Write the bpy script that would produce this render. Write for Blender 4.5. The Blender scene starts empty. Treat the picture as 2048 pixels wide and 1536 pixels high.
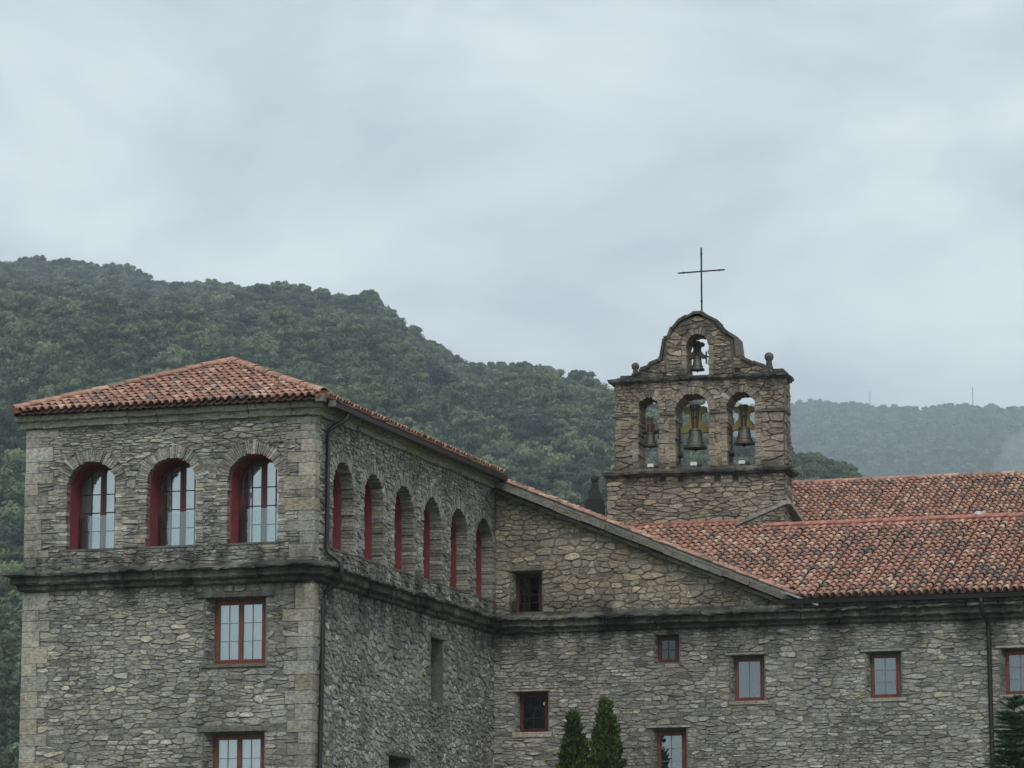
import bpy, math, random, bmesh
import numpy as np
from mathutils import Vector, Matrix, noise as mnoise
from mathutils.geometry import tessellate_polygon

SC = bpy.context.scene
COL = SC.collection
rng = random.Random(7)
R = math.radians

# ------------------------------------------------------------------ camera
PITCH, YAW = 9.648, 17.935
CAM = Vector((28.371, -73.309, 1.6))
cd = bpy.data.cameras.new('camera'); cam = bpy.data.objects.new('camera', cd); COL.objects.link(cam)
cd.sensor_fit = 'HORIZONTAL'; cd.sensor_width = 36; cd.lens = 124.8
cd.clip_start = 1; cd.clip_end = 12000
cam.location = CAM
FWD = Vector((-math.sin(R(YAW))*math.cos(R(PITCH)), math.cos(R(YAW))*math.cos(R(PITCH)), math.sin(R(PITCH))))
cam.rotation_euler = FWD.to_track_quat('-Z', 'Y').to_euler()
SC.camera = cam

# ------------------------------------------------------------------ sky and sun (overcast)
SUN_EL, SUN_AZ = R(48), R(160)          # azimuth clockwise from +Y
W = bpy.data.worlds.new('World'); SC.world = W; W.use_nodes = True
nt = W.node_tree; nt.nodes.clear()
def N(nt, t, **kw):
    n = nt.nodes.new(t)
    for k, v in kw.items(): setattr(n, k, v)
    return n
out = N(nt, 'ShaderNodeOutputWorld'); add = N(nt, 'ShaderNodeMixShader'); nt.links.new(add.outputs[0], out.inputs[0])
sky = N(nt, 'ShaderNodeTexSky', sky_type='NISHITA', sun_disc=False, sun_elevation=SUN_EL, sun_rotation=SUN_AZ)
b1 = N(nt, 'ShaderNodeBackground'); b1.inputs[1].default_value = 0.06; nt.links.new(sky.outputs[0], b1.inputs[0])
b2 = N(nt, 'ShaderNodeBackground'); b2.inputs[1].default_value = 1.0
add.inputs[0].default_value = 0.95
nt.links.new(b1.outputs[0], add.inputs[1]); nt.links.new(b2.outputs[0], add.inputs[2])
tc = N(nt, 'ShaderNodeTexCoord'); mp = N(nt, 'ShaderNodeMapping'); mp.inputs['Scale'].default_value = (1, 1, 2.2)
mp.inputs['Rotation'].default_value = (0.12, -0.16, 0.5); mp.inputs['Location'].default_value = (.6, .35, .1)
nt.links.new(tc.outputs['Generated'], mp.inputs[0])
n1 = N(nt, 'ShaderNodeTexNoise'); n1.inputs['Scale'].default_value = 7.5; n1.inputs['Detail'].default_value = 5; n1.inputs['Roughness'].default_value = .52
n1.inputs['Distortion'].default_value = .35
nt.links.new(mp.outputs[0], n1.inputs['Vector'])
cr = N(nt, 'ShaderNodeValToRGB'); nt.links.new(n1.outputs[0], cr.inputs[0])
cr.color_ramp.elements[0].position = .37; cr.color_ramp.elements[0].color = (.40, .455, .50, 1)
cr.color_ramp.elements[1].position = .62; cr.color_ramp.elements[1].color = (.63, .69, .725, 1)
nt.links.new(cr.outputs[0], b2.inputs[0])
sl = bpy.data.lights.new('sun', 'SUN'); so = bpy.data.objects.new('sun', sl); COL.objects.link(so)
sl.energy = 1.1; sl.angle = R(25); sl.color = (1, .96, .9)
sd = Vector((math.sin(SUN_AZ)*math.cos(SUN_EL), math.cos(SUN_AZ)*math.cos(SUN_EL), math.sin(SUN_EL)))
so.rotation_euler = (-sd).to_track_quat('-Z', 'Y').to_euler(); so.location = (0, -40, 80)
SC.view_settings.view_transform = 'Standard'; SC.view_settings.look = 'None'
SC.view_settings.exposure = 0.55; SC.view_settings.gamma = 1.0; SC.view_settings.use_curve_mapping = False
SC.cycles.use_denoising = True
SC.cycles.max_bounces = 6; SC.cycles.diffuse_bounces = 3; SC.cycles.glossy_bounces = 3; SC.cycles.transmission_bounces = 4
SC.cycles.transparent_max_bounces = 12; SC.cycles.volume_bounces = 2; SC.cycles.caustics_reflective = False; SC.cycles.caustics_refractive = False

# ------------------------------------------------------------------ materials
def newmat(name):
    m = bpy.data.materials.new(name); m.use_nodes = True
    nt = m.node_tree; b = nt.nodes['Principled BSDF']
    return m, nt, b
def mixrgb(nt, a, b, f, mode='MIX'):
    n = N(nt, 'ShaderNodeMix', data_type='RGBA', blend_type=mode, clamp_factor=True)
    for s, v in ((n.inputs[0], f), (n.inputs[6], a), (n.inputs[7], b)):
        if hasattr(v, 'links'): nt.links.new(v, s)
        elif isinstance(v, (tuple, list)): s.default_value = (*v[:3], 1)
        else: s.default_value = v
    return n.outputs[2]
def math_(nt, op, a, b=None, c=None, clamp=False):
    n = N(nt, 'ShaderNodeMath', operation=op, use_clamp=clamp)
    for i, v in enumerate((a, b, c)):
        if v is None: continue
        if hasattr(v, 'links'): nt.links.new(v, n.inputs[i])
        else: n.inputs[i].default_value = v
    return n.outputs[0]
def ramp(nt, f, stops):
    n = N(nt, 'ShaderNodeValToRGB'); nt.links.new(f, n.inputs[0])
    e = n.color_ramp.elements
    while len(e) < len(stops): e.new(.5)
    for el, (p, c) in zip(e, stops):
        el.position = p; el.color = (*c, 1) if len(c) == 3 else c
    return n.outputs[0]
def noise(nt, scale, detail=4, rough=.55, vec=None, dist=0):
    n = N(nt, 'ShaderNodeTexNoise'); n.inputs['Scale'].default_value = scale; n.inputs['Detail'].default_value = detail
    n.inputs['Roughness'].default_value = rough; n.inputs['Distortion'].default_value = dist
    if vec: nt.links.new(vec, n.inputs['Vector'])
    return n.outputs[0]
def maprange(nt, v, a, b, c=0, d=1):
    n = N(nt, 'ShaderNodeMapRange'); nt.links.new(v, n.inputs[0])
    for i, x in zip((1, 2, 3, 4), (a, b, c, d)): n.inputs[i].default_value = x
    return n.outputs[0]
def position(nt, scale=None):
    g = N(nt, 'ShaderNodeNewGeometry').outputs['Position']
    if scale:
        m = N(nt, 'ShaderNodeMapping'); m.inputs['Scale'].default_value = scale; nt.links.new(g, m.inputs[0]); return m.outputs[0]
    return g
def bump(nt, b, h, strength=.5, dist=.02):
    n = N(nt, 'ShaderNodeBump'); n.inputs['Strength'].default_value = strength; n.inputs['Distance'].default_value = dist
    nt.links.new(h, n.inputs['Height']); nt.links.new(n.outputs[0], b.inputs['Normal'])

def stained(nt, col, amount=.75):
    """black lichen and rain stains that sit on and under the string course and the eaves, and big weather patches"""
    pos = position(nt)
    sep = N(nt, 'ShaderNodeSeparateXYZ'); nt.links.new(pos, sep.inputs[0]); z = sep.outputs[2]
    band = math_(nt, 'MULTIPLY', maprange(nt, z, 9.3, 10.45), maprange(nt, z, 11.6, 11.2))
    streak = noise(nt, 1.0, 4, .6, position(nt, (1.5, 1.5, .45)))
    m = math_(nt, 'MULTIPLY', band, maprange(nt, streak, .41, .60))
    big = maprange(nt, noise(nt, .55, 5, .62, pos), .42, .70)
    c = mixrgb(nt, col, (.012, .012, .012), math_(nt, 'MULTIPLY', m, amount))
    return mixrgb(nt, c, mixrgb(nt, c, (.42, .42, .43), 1.0, 'MULTIPLY'), math_(nt, 'MULTIPLY', big, .8))

def stone_mat(name, cool, warm, lo=.45, hi=1.5, stain=.8, ledges=()):
    m, nt, b = newmat(name)
    at = N(nt, 'ShaderNodeAttribute', attribute_name='tint'); sp = N(nt, 'ShaderNodeSeparateColor'); nt.links.new(at.outputs['Color'], sp.inputs[0])
    pos = position(nt)
    c = mixrgb(nt, cool, warm, sp.outputs[1])
    br = maprange(nt, sp.outputs[0], 0, 1, lo, hi)
    cb = N(nt, 'ShaderNodeCombineColor')
    for i in range(3): nt.links.new(br, cb.inputs[i])
    c = mixrgb(nt, c, cb.outputs[0], 1.0, 'MULTIPLY')
    mot = noise(nt, 14, 6, .7, pos)
    c = mixrgb(nt, c, ramp(nt, mot, [(.3, (.5, .5, .5)), (.5, (1, 1, 1)), (.72, (1.6, 1.55, 1.45))]), 1.0, 'MULTIPLY')
    lay = noise(nt, 9, 4, .6, position(nt, (.7, .7, 5)))
    c = mixrgb(nt, c, ramp(nt, lay, [(.35, (.72, .72, .72)), (.6, (1.12, 1.12, 1.12))]), 1.0, 'MULTIPLY')
    moss = maprange(nt, noise(nt, 2.3, 5, .65, pos), .58, .75)
    c = mixrgb(nt, c, (.085, .09, .04), math_(nt, 'MULTIPLY', moss, .35))
    c = stained(nt, c, stain)
    for za, zb, zc, zd in ledges:        # black crust on and under the weathered ledges
        sz = N(nt, 'ShaderNodeSeparateXYZ'); nt.links.new(pos, sz.inputs[0])
        k = math_(nt, 'MULTIPLY', maprange(nt, sz.outputs[2], za, zb), maprange(nt, sz.outputs[2], zd, zc))
        k = math_(nt, 'MULTIPLY', k, maprange(nt, noise(nt, 2.6, 5, .65, position(nt, (1, 1, .6))), .40, .58))
        c = mixrgb(nt, c, (.02, .021, .02), math_(nt, 'MULTIPLY', k, .85))
    nt.links.new(c, b.inputs['Base Color']); b.inputs['Roughness'].default_value = .88
    hgt = math_(nt, 'ADD', math_(nt, 'MULTIPLY', noise(nt, 30, 5, .7, pos), .6), math_(nt, 'MULTIPLY', lay, .8))
    bump(nt, b, hgt, .75, .03)
    return m
M = {}
LEDGES = ((17.45, 17.9, 18.15, 18.6), (14.9, 15.3, 15.5, 15.95), (18.9, 19.7, 20.5, 21))
M['stone'] = stone_mat('rubble_stone', (.355, .35, .325), (.43, .375, .275), .45, 1.5)
M['warm_stone'] = stone_mat('warm_rubble', (.36, .335, .275), (.43, .36, .25), .55, 1.4, .5)
M['gable_stone'] = stone_mat('gable_stone', (.285, .26, .215), (.36, .29, .205), .5, 1.5, .0, LEDGES)
M['dark_stone'] = stone_mat('dark_slab', (.14, .145, .135), (.20, .19, .15), .5, 1.5, .85)
M['ledge_stone'] = stone_mat('ledge_slab', (.12, .122, .11), (.17, .16, .125), .45, 1.5, 0, LEDGES)
M['verge'] = stone_mat('verge_slab', (.20, .195, .175), (.25, .215, .155), .5, 1.4, 0)
M['black_stone'] = stone_mat('black_stone', (.045, .052, .048), (.06, .06, .05), .6, 1.3, 0)
M['ashlar'] = stone_mat('ashlar', (.36, .35, .32), (.41, .36, .265), .65, 1.3, .6)
def mortar(name, col):
    m, nt, b = newmat(name); pos = position(nt)
    c = mixrgb(nt, col, tuple(x*.45 for x in col), maprange(nt, noise(nt, 5, 6, .7, pos), .35, .7))
    c = stained(nt, c, .7)
    nt.links.new(c, b.inputs['Base Color']); b.inputs['Roughness'].default_value = .95
    bump(nt, b, noise(nt, 22, 6, .75, pos), 1, .05); return m
M['mortar'] = mortar('lime_mortar', (.275, .27, .25))
M['warm_mortar'] = mortar('warm_mortar', (.285, .255, .195))
M['gable_mortar'] = mortar('gable_mortar', (.19, .17, .135))
def plain(name, col, rough=.6, var=.25, scale=8, metal=0, bmp=.15):
    m, nt, b = newmat(name); pos = position(nt)
    nse = noise(nt, scale, 5, .6, pos)
    c = mixrgb(nt, tuple(x*(1-var) for x in col), tuple(min(1, x*(1+var)) for x in col), maprange(nt, nse, .3, .7))
    nt.links.new(c, b.inputs['Base Color']); b.inputs['Roughness'].default_value = rough; b.inputs['Metallic'].default_value = metal
    if bmp: bump(nt, b, noise(nt, scale*4, 4, .6, pos), bmp, .01)
    return m
M['red_paint'] = plain('red_limewash', (.23, .042, .05), .8, .22, 3)
M['dark_red'] = plain('dark_red_frame', (.085, .018, .016), .5, .25, 6)
M['wood'] = plain('red_brown_timber', (.155, .045, .025), .5, .3, 9)
M['brown_metal'] = plain('brown_gutter_metal', (.013, .010, .010), .42, .35, 3, 0, .05)
M['grey_metal'] = plain('grey_metal', (.16, .15, .15), .45, .2, 5)
M['lead'] = plain('lead_flashing', (.30, .33, .35), .35, .25, 6, .6)
M['iron'] = plain('black_iron', (.012, .011, .012), .6, .3, 12)
M['rust'] = plain('rusty_iron', (.085, .045, .02), .85, .5, 18)
M['bronze'] = plain('weathered_bronze', (.10, .10, .085), .55, .35, 9, .35)
M['yoke'] = plain('olive_yoke', (.17, .145, .045), .75, .3, 7)
M['yoke_dark'] = plain('old_timber', (.075, .065, .05), .85, .35, 9)
M['white'] = plain('white_plastic', (.62, .63, .62), .5, .12, 5)
M['curtain'] = plain('sheer_curtain', (.70, .73, .71), .9, .06, 2)
M['grey_curtain'] = plain('grey_curtain', (.22, .24, .235), .9, .08, 2)
M['hole_shade'] = plain('hole_shade', (.02, .02, .02), .9, .2, 2)  # near-black colour for the painted shade of the putlog holes
M['lamp'] = newmat('warm_lamp')[0]
_b = M['lamp'].node_tree.nodes['Principled BSDF']; _b.inputs['Emission Color'].default_value = (1, .8, .4, 1); _b.inputs['Emission Strength'].default_value = .35; _b.inputs['Base Color'].default_value = (.5, .42, .25, 1)
def glass(name, refl, tint):
    m = bpy.data.materials.new(name); m.use_nodes = True; nt = m.node_tree; nt.nodes.clear()
    o = N(nt, 'ShaderNodeOutputMaterial'); t = N(nt, 'ShaderNodeBsdfTransparent'); t.inputs[0].default_value = (*tint, 1)
    g = N(nt, 'ShaderNodeBsdfGlossy'); g.inputs['Roughness'].default_value = .02; g.inputs['Color'].default_value = (.9, .96, 1, 1)
    lw = N(nt, 'ShaderNodeFresnel'); lw.inputs[0].default_value = 1.5
    f = math_(nt, 'MAXIMUM', math_(nt, 'MULTIPLY_ADD', lw.outputs[0], 1.0, refl), 0, None, True)
    mx = N(nt, 'ShaderNodeMixShader'); nt.links.new(f, mx.inputs[0]); nt.links.new(t.outputs[0], mx.inputs[1]); nt.links.new(g.outputs[0], mx.inputs[2]); nt.links.new(mx.outputs[0], o.inputs[0])
    return m
M['glass'] = glass('coated_pane', .20, (.86, .93, .92))
M['wing_glass'] = glass('wing_pane', .115, (.8, .86, .85))
M['dull_glass'] = glass('old_pane', .02, (.7, .74, .72))
M['guard'] = glass('guard_glass', .05, (.90, .95, .94))

def tile_mat():
    m, nt, b = newmat('clay_tile')
    at = N(nt, 'ShaderNodeAttribute', attribute_name='tint'); sp = N(nt, 'ShaderNodeSeparateColor'); nt.links.new(at.outputs['Color'], sp.inputs[0])
    pos = position(nt)
    c = ramp(nt, sp.outputs[0], [(0, (.16, .125, .11)), (.16, (.23, .165, .14)), (.34, (.30, .165, .125)), (.55, (.40, .21, .155)), (.75, (.48, .275, .21)), (.92, (.56, .40, .31)), (1, (.52, .22, .12))])
    c = mixrgb(nt, c, ramp(nt, noise(nt, 12, 5, .65, pos), [(.3, (.55, .55, .55)), (.55, (1, 1, 1)), (.75, (1.35, 1.3, 1.2))]), 1.0, 'MULTIPLY')
    lich = maprange(nt, noise(nt, 1.0, 6, .7, pos), .58, .76)
    c = mixrgb(nt, c, (.045, .042, .036), math_(nt, 'MULTIPLY', lich, .4))
    c = mixrgb(nt, c, (.20, .19, .16), math_(nt, 'MULTIPLY', maprange(nt, noise(nt, 40, 3, .6, pos), .6, .72), .4))
    nt.links.new(c, b.inputs['Base Color']); b.inputs['Roughness'].default_value = .72
    bump(nt, b, noise(nt, 45, 4, .6, pos), .3, .01); return m
M['tile'] = tile_mat()
M['tile_deck'] = plain('tile_channel', (.085, .045, .036), .85, .5, 7)
M['hip_mortar'] = plain('ochre_red_mortar', (.21, .085, .04), .9, .5, 5, 0, .5)
M['red_ridge'] = plain('red_ridge_tile', (.36, .15, .115), .7, .45, 7)
M['ridge_bed'] = plain('ridge_mortar', (.20, .075, .055), .9, .5, 6, 0, .5)

def leaf_mat(name, a, bcol, trans=.25):
    m, nt, b = newmat(name)
    oi = N(nt, 'ShaderNodeObjectInfo'); pos = position(nt)
    c = mixrgb(nt, a, bcol, oi.outputs['Random'])
    at = N(nt, 'ShaderNodeAttribute', attribute_name='tint'); sp = N(nt, 'ShaderNodeSeparateColor'); nt.links.new(at.outputs['Color'], sp.inputs[0])
    br = maprange(nt, sp.outputs[0], 0, 1, .45, 1.7); cb = N(nt, 'ShaderNodeCombineColor')
    for i in range(3): nt.links.new(br, cb.inputs[i])
    c = mixrgb(nt, c, cb.outputs[0], 1.0, 'MULTIPLY')
    nt.links.new(c, b.inputs['Base Color']); b.inputs['Roughness'].default_value = .85; b.inputs['Specular IOR Level'].default_value = .15
    t = N(nt, 'ShaderNodeBsdfTranslucent'); nt.links.new(c, t.inputs[0])
    mx = N(nt, 'ShaderNodeMixShader'); mx.inputs[0].default_value = trans
    o = nt.nodes['Material Output']; nt.links.new(b.outputs[0], mx.inputs[1]); nt.links.new(t.outputs[0], mx.inputs[2]); nt.links.new(mx.outputs[0], o.inputs[0])
    return m
M['leaf'] = leaf_mat('pine_foliage', (.040, .066, .050), (.165, .21, .115))
M['far_leaf'] = leaf_mat('far_foliage', (.012, .026, .024), (.15, .18, .11), .1)
M['thuja'] = leaf_mat('thuja_foliage', (.046, .072, .018), (.058, .086, .02), .2)
M['fir'] = leaf_mat('fir_needles', (.058, .10, .058), (.062, .105, .06), .15)
M['bark'] = plain('bark', (.06, .045, .035), .95, .4, 10, 0, .6)
M['soil'] = plain('forest_floor', (.035, .05, .025), .95, .5, .05, 0, 0)
M['grass'] = plain('grass_ground', (.075, .10, .04), .95, .4, .3, 0, 0)

# ------------------------------------------------------------------ object helpers
def mesh(name, verts, faces, mat, smooth=False, tint=None, fmat=None):
    me = bpy.data.meshes.new(name); me.from_pydata([tuple(v) for v in verts], [], faces)
    for m in (mat if isinstance(mat, (list, tuple)) else [mat]): me.materials.append(m)
    if smooth: me.polygons.foreach_set('use_smooth', [True]*len(me.polygons))
    if fmat: me.polygons.foreach_set('material_index', fmat)
    if tint is not None:
        a = me.attributes.new('tint', 'FLOAT_COLOR', 'POINT')
        t = np.ones((len(verts), 4), 'f')
        if isinstance(tint, tuple): t[:, :len(tint)] = tint
        else: t[:, :3] = np.asarray(tint, 'f')[:, :3]
        a.data.foreach_set('color', t.ravel())
    me.update(); return me
def link(name, me, parent=None, kind=None):
    o = bpy.data.objects.new(name, me); COL.objects.link(o)
    if parent is not None:
        o.parent = parent; o.matrix_parent_inverse = ROOTINV[parent.name] if parent.name in ROOTINV else Matrix()
    if kind: o['kind'] = kind
    return o
ROOTINV = {}
def thing(name, label, cat, loc=(0, 0, 0), group=None):
    o = bpy.data.objects.new(name, None); COL.objects.link(o); o.location = loc; o.empty_display_size = .3
    o['label'] = label; o['category'] = cat
    if group: o['group'] = group
    ROOTINV[o.name] = Matrix.Translation(-Vector(loc)); return o
class MB:
    def __init__(s): s.v = []; s.f = []; s.t = []; s.m = []
    def add(s, v, f, t=(.5, .3, 0), m=0):
        k = len(s.v); s.v += [tuple(x) for x in v]; s.f += [tuple(i+k for i in q) for q in f]; s.t += [t]*len(v); s.m += [m]*len(f)
    def box(s, c, sx, sy, sz, axes=None, t=(.5, .3, 0), m=0):
        c = Vector(c); ax = axes or (Vector((1, 0, 0)), Vector((0, 1, 0)), Vector((0, 0, 1)))
        v = [c+ax[0]*(i*sx/2)+ax[1]*(j*sy/2)+ax[2]*(k*sz/2) for k in (-1, 1) for j in (-1, 1) for i in (-1, 1)]
        s.add(v, [(0, 2, 3, 1), (4, 5, 7, 6), (0, 1, 5, 4), (2, 6, 7, 3), (0, 4, 6, 2), (1, 3, 7, 5)], t, m)
    def prism(s, front, back, t=(.5, .3, 0), m=0):
        n = len(front)
        s.add(list(front)+list(back), [tuple(range(n)), tuple(range(2*n-1, n-1, -1))]+[(i, i+n, (i+1) % n+n, (i+1) % n) for i in range(n)], t, m)
    def tube(s, pts, r, n=8, t=(.5, .3, 0), m=0):
        pts = [Vector(p) for p in pts]; rings = []
        up = Vector((.31, .17, .93)).normalized()
        for i, p in enumerate(pts):
            d = (pts[min(i+1, len(pts)-1)]-pts[max(i-1, 0)]).normalized()
            a = d.cross(up)
            if a.length < .05: a = d.cross(Vector((1, 0, 0)))
            a.normalize(); b = a.cross(d); rr = r[i] if isinstance(r, (list, tuple)) else r
            rings.append([p+a*(rr*math.cos(2*math.pi*k/n))+b*(rr*math.sin(2*math.pi*k/n)) for k in range(n)])
        v = [q for g in rings for q in g]; f = []
        for i in range(len(rings)-1):
            f += [(i*n+k, i*n+(k+1) % n, (i+1)*n+(k+1) % n, (i+1)*n+k) for k in range(n)]
        f += [tuple(range(n-1, -1, -1)), tuple((len(rings)-1)*n+k for k in range(n))]
        s.add(v, f, t, m)
    def lathe(s, c, prof, n=20, t=(.5, .3, 0), m=0):
        c = Vector(c); v = []; f = []
        for (r, z) in prof: v += [c+Vector((r*math.cos(2*math.pi*k/n), r*math.sin(2*math.pi*k/n), z)) for k in range(n)]
        for i in range(len(prof)-1): f += [(i*n+k, i*n+(k+1) % n, (i+1)*n+(k+1) % n, (i+1)*n+k) for k in range(n)]
        f += [tuple(range(n-1, -1, -1)), tuple((len(prof)-1)*n+k for k in range(n))]
        s.add(v, f, t, m)
    def build(s, name, mat, parent=None, smooth=False, kind=None):
        return link(name, mesh(name, s.v, s.f, mat, smooth, s.t, s.m if isinstance(mat, (list, tuple)) else None), parent, kind)

class Frame:                                 # a vertical wall face: u along it, z up, h out of it
    def __init__(s, o, u): s.o = Vector(o); s.u = Vector(u).normalized(); s.n = s.u.cross(Vector((0, 0, 1)))
    def p(s, u, z, h=0.): return s.o+s.u*u+s.n*h+Vector((0, 0, z))
    def axes(s): return (s.u, s.n, Vector((0, 0, 1)))

# ------------------------------------------------------------------ rubble masonry
def clip(poly, a, b, c):
    o = []; n = len(poly)
    for i in range(n):
        p, q = poly[i], poly[(i+1) % n]; dp = a*p[0]+b*p[1]-c; dq = a*q[0]+b*q[1]-c
        if dp <= 0: o.append(p)
        if (dp < 0) != (dq < 0) and dp != dq:
            t = dp/(dp-dq); o.append((p[0]+(q[0]-p[0])*t, p[1]+(q[1]-p[1])*t))
    return o
def area(p): return .5*sum(p[i][0]*p[(i+1) % len(p)][1]-p[(i+1) % len(p)][0]*p[i][1] for i in range(len(p)))
def in_hole(h, u, v):
    if h[0] == 'r': return h[1] < u < h[2] and h[3] < v < h[4]
    return v >= h[2] and (u-h[1])**2+(v-h[2])**2 < h[3]**2
def hole_clip(poly, h, u, v):
    if h[0] == 'r':
        us = [p[0] for p in poly]; vs = [p[1] for p in poly]
        if max(us) <= h[1] or min(us) >= h[2] or max(vs) <= h[3] or min(vs) >= h[4]: return poly
        d = [(h[1]-u, (1, 0, h[1])), (u-h[2], (-1, 0, -h[2])), (h[3]-v, (0, 1, h[3])), (v-h[4], (0, -1, -h[4]))]
        return clip(poly, *max(d)[1])
    if v < h[2]-.02 or min((p[0]-h[1])**2+(p[1]-h[2])**2 for p in poly) > (h[3]+.5)**2: return poly
    du, dv = u-h[1], v-h[2]; L = math.hypot(du, dv) or 1; a, b = -du/L, -dv/L
    return clip(poly, a, b, -(du/L*h[1]+dv/L*h[2])-h[3])
def rubble(u0, u1, v0, v1, wr, hr, holes=(), planes=(), drop=.12, jit=.5, rg=rng, seed=0, split=.16):
    """irregular coursed cells: Voronoi cells of jittered courses, cut back at openings"""
    sx = (wr[0]+wr[1])/2; sy = (hr[0]+hr[1])/2; sites = []
    v = v0-sy*rg.random()
    while v < v1+sy:
        z = mnoise.noise(Vector((v*.9, seed, 3.1)))
        h = rg.uniform(*hr)*(1+.45*z); u = u0-sx*rg.random()*1.5
        while u < u1+sx:
            w = rg.uniform(*wr)*(1+.65*mnoise.noise(Vector((u*.6, v*.6, seed+9.))))
            pu = u+w/2; pv = v+h/2+rg.uniform(-jit, jit)*h*.5
            if rg.random() > drop and not any(in_hole(q, pu, pv) for q in holes) and all(a*pu+b*pv < c for a, b, c in planes) and u0 < pu < u1 and v0 < pv < v1:
                x = rg.random()
                if x < split: sites += [(pu+rg.uniform(-.1, .1)*w, pv-h*.26), (pu+rg.uniform(-.1, .1)*w, pv+h*.26)]
                elif x < split*1.6: sites += [(pu-w*.24, pv+rg.uniform(-.15, .15)*h), (pu+w*.24, pv+rg.uniform(-.15, .15)*h)]
                else: sites.append((pu, pv))
            u += w
        v += h
    G = {}
    for i, (pu, pv) in enumerate(sites): G.setdefault((int(pu/sx//1), int(pv/sy//1)), []).append(i)
    cells = []
    for i, (pu, pv) in enumerate(sites):
        X, Y = pu/sx, pv/sy
        poly = [(X-1.5, Y-1.5), (X+1.5, Y-1.5), (X+1.5, Y+1.5), (X-1.5, Y+1.5)]
        gi, gj = int(pu/sx//1), int(pv/sy//1); nb = []
        for a in range(-3, 4):
            for b in range(-3, 4):
                for j in G.get((gi+a, gj+b), ()):
                    if j != i:
                        x, y = sites[j][0]/sx, sites[j][1]/sy; nb.append(((x-X)**2+(y-Y)**2, x, y))
        nb.sort()
        for d2, x, y in nb[:18]:
            a, b = x-X, y-Y; poly = clip(poly, a, b, (x*x+y*y-X*X-Y*Y)/2)
            if len(poly) < 3: break
        poly = [(x*sx, y*sy) for x, y in poly]
        for pl in ((-1, 0, -u0), (1, 0, u1), (0, -1, -v0), (0, 1, v1), *planes):
            if len(poly) > 2: poly = clip(poly, *pl)
        for q in holes:
            if len(poly) > 2: poly = hole_clip(poly, q, pu, pv)
        if len(poly) > 2 and area(poly) > .0012: cells.append(poly)
    return cells
def stone_geo(fr, poly, gap, hgt, rnd, rg, flat=.8):
    n = len(poly); cu = sum(p[0] for p in poly)/n; cv = sum(p[1] for p in poly)/n
    us = [p[0] for p in poly]; vs = [p[1] for p in poly]; w = max(us)-min(us); h = max(vs)-min(vs)
    if w < .03 or h < .025: return None
    ku = max(.5, 1-2*gap/w); kv = max(.5, 1-2*gap/h)
    p = [(cu+(a-cu)*ku, cv+(b-cv)*kv) for a, b in poly]
    q = []                                  # cut corners; drop edges that are too short
    p = [a for i, a in enumerate(p) if math.hypot(a[0]-p[i-1][0], a[1]-p[i-1][1]) > .022] or p
    L = len(p); cut = [rnd*rg.uniform(.35, 1.5) for _ in p]
    for i in range(L):
        a, b = p[i], p[(i+1) % L]; c0, c1 = min(.45, cut[i]), min(.45, cut[(i+1) % L])
        q += [(a[0]+(b[0]-a[0])*c0, a[1]+(b[1]-a[1])*c0), (a[0]+(b[0]-a[0])*(1-c1), a[1]+(b[1]-a[1])*(1-c1))]
    m = len(q)
    if m < 4: return None
    j = .07*min(w, h)
    q = [(a+rg.uniform(-j, j), b+rg.uniform(-j, j)) for a, b in q]
    tu, tv = rg.gauss(0, .05), rg.gauss(0, .13); V = []
    for a, b in q: V.append(fr.p(a, b, -.04))
    for a, b in q:
        f2 = min(.96, flat*rg.uniform(.9, 1.12)); a2, b2 = cu+(a-cu)*f2, cv+(b-cv)*f2
        V.append(fr.p(a2, b2, max(.002, hgt*rg.uniform(.55, 1.25)+tu*(a2-cu)+tv*(b2-cv))))
    V.append(fr.p(cu+rg.uniform(-.2, .2)*w, cv+rg.uniform(-.2, .2)*h, hgt*rg.uniform(.8, 1.08)))
    F = [(i, (i+1) % m, (i+1) % m+m, i+m) for i in range(m)]+[(i+m, (i+1) % m+m, 2*m) for i in range(m)]
    return V, F
def stone_tint(rg, warm=.3, light=.06, dark=.08):
    r = min(1, max(0, rg.gauss(.43, .13))); x = rg.random()
    if x < light: r = rg.uniform(.75, 1.0)
    elif x < light+dark: r = rg.uniform(.05, .2)
    g = min(1, max(0, rg.gauss(warm, .22))); return (r, g, rg.random())
class Masonry:
    """collects every stone of one thing, then the largest become parts of their own and the rest one part per wall"""
    def __init__(s): s.items = []
    def panel(s, wall, fr, cells, gap=.01, hgt=(.012, .04), rnd=.25, flat=.82, warm=.3, light=.06, dark=.08, mat='stone', rg=rng, weight=1., smooth=False):
        for c in cells:
            g = stone_geo(fr, c, gap, rg.uniform(*hgt), rnd, rg, flat)
            if g: s.items.append((abs(area(c))*weight, wall, mat, g, stone_tint(rg, warm, light, dark), smooth))
    def build(s, n=300, seen=None):
        s.items.sort(key=lambda a: -a[0]); rest = {}; k = 0
        for a, wall, mat, (V, F), t, sm in s.items:
            ok = k < n and (seen is None or seen(V[-1]))
            if ok:
                k += 1; link('stone', mesh('stone', V, F, M[mat], sm, t), wall)
            else:
                mb = rest.setdefault(wall.parent.name, (wall.parent, MB(), []))
                if mat not in mb[2]: mb[2].append(mat)
                mb[1].add(V, F, t, mb[2].index(mat))
        for th, mb, mats in rest.values(): mb.build('small_stones', [M[m] for m in mats], th, False, 'stuff')
def jamb_panel(mas, wall, fr, a, b, d):
    p, q = fr.p(a[0], 0, 0), fr.p(b[0], 0, -d); v = q-p
    mas.panel(wall, Frame(p, v), rubble(.005, v.length-.03, a[2]+.01, a[3]-.01, (.14, .3), (.07, .14), drop=.05, jit=.3), .006, (.006, .025), .15, .9, .15, .03, .25, weight=.3)
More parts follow.
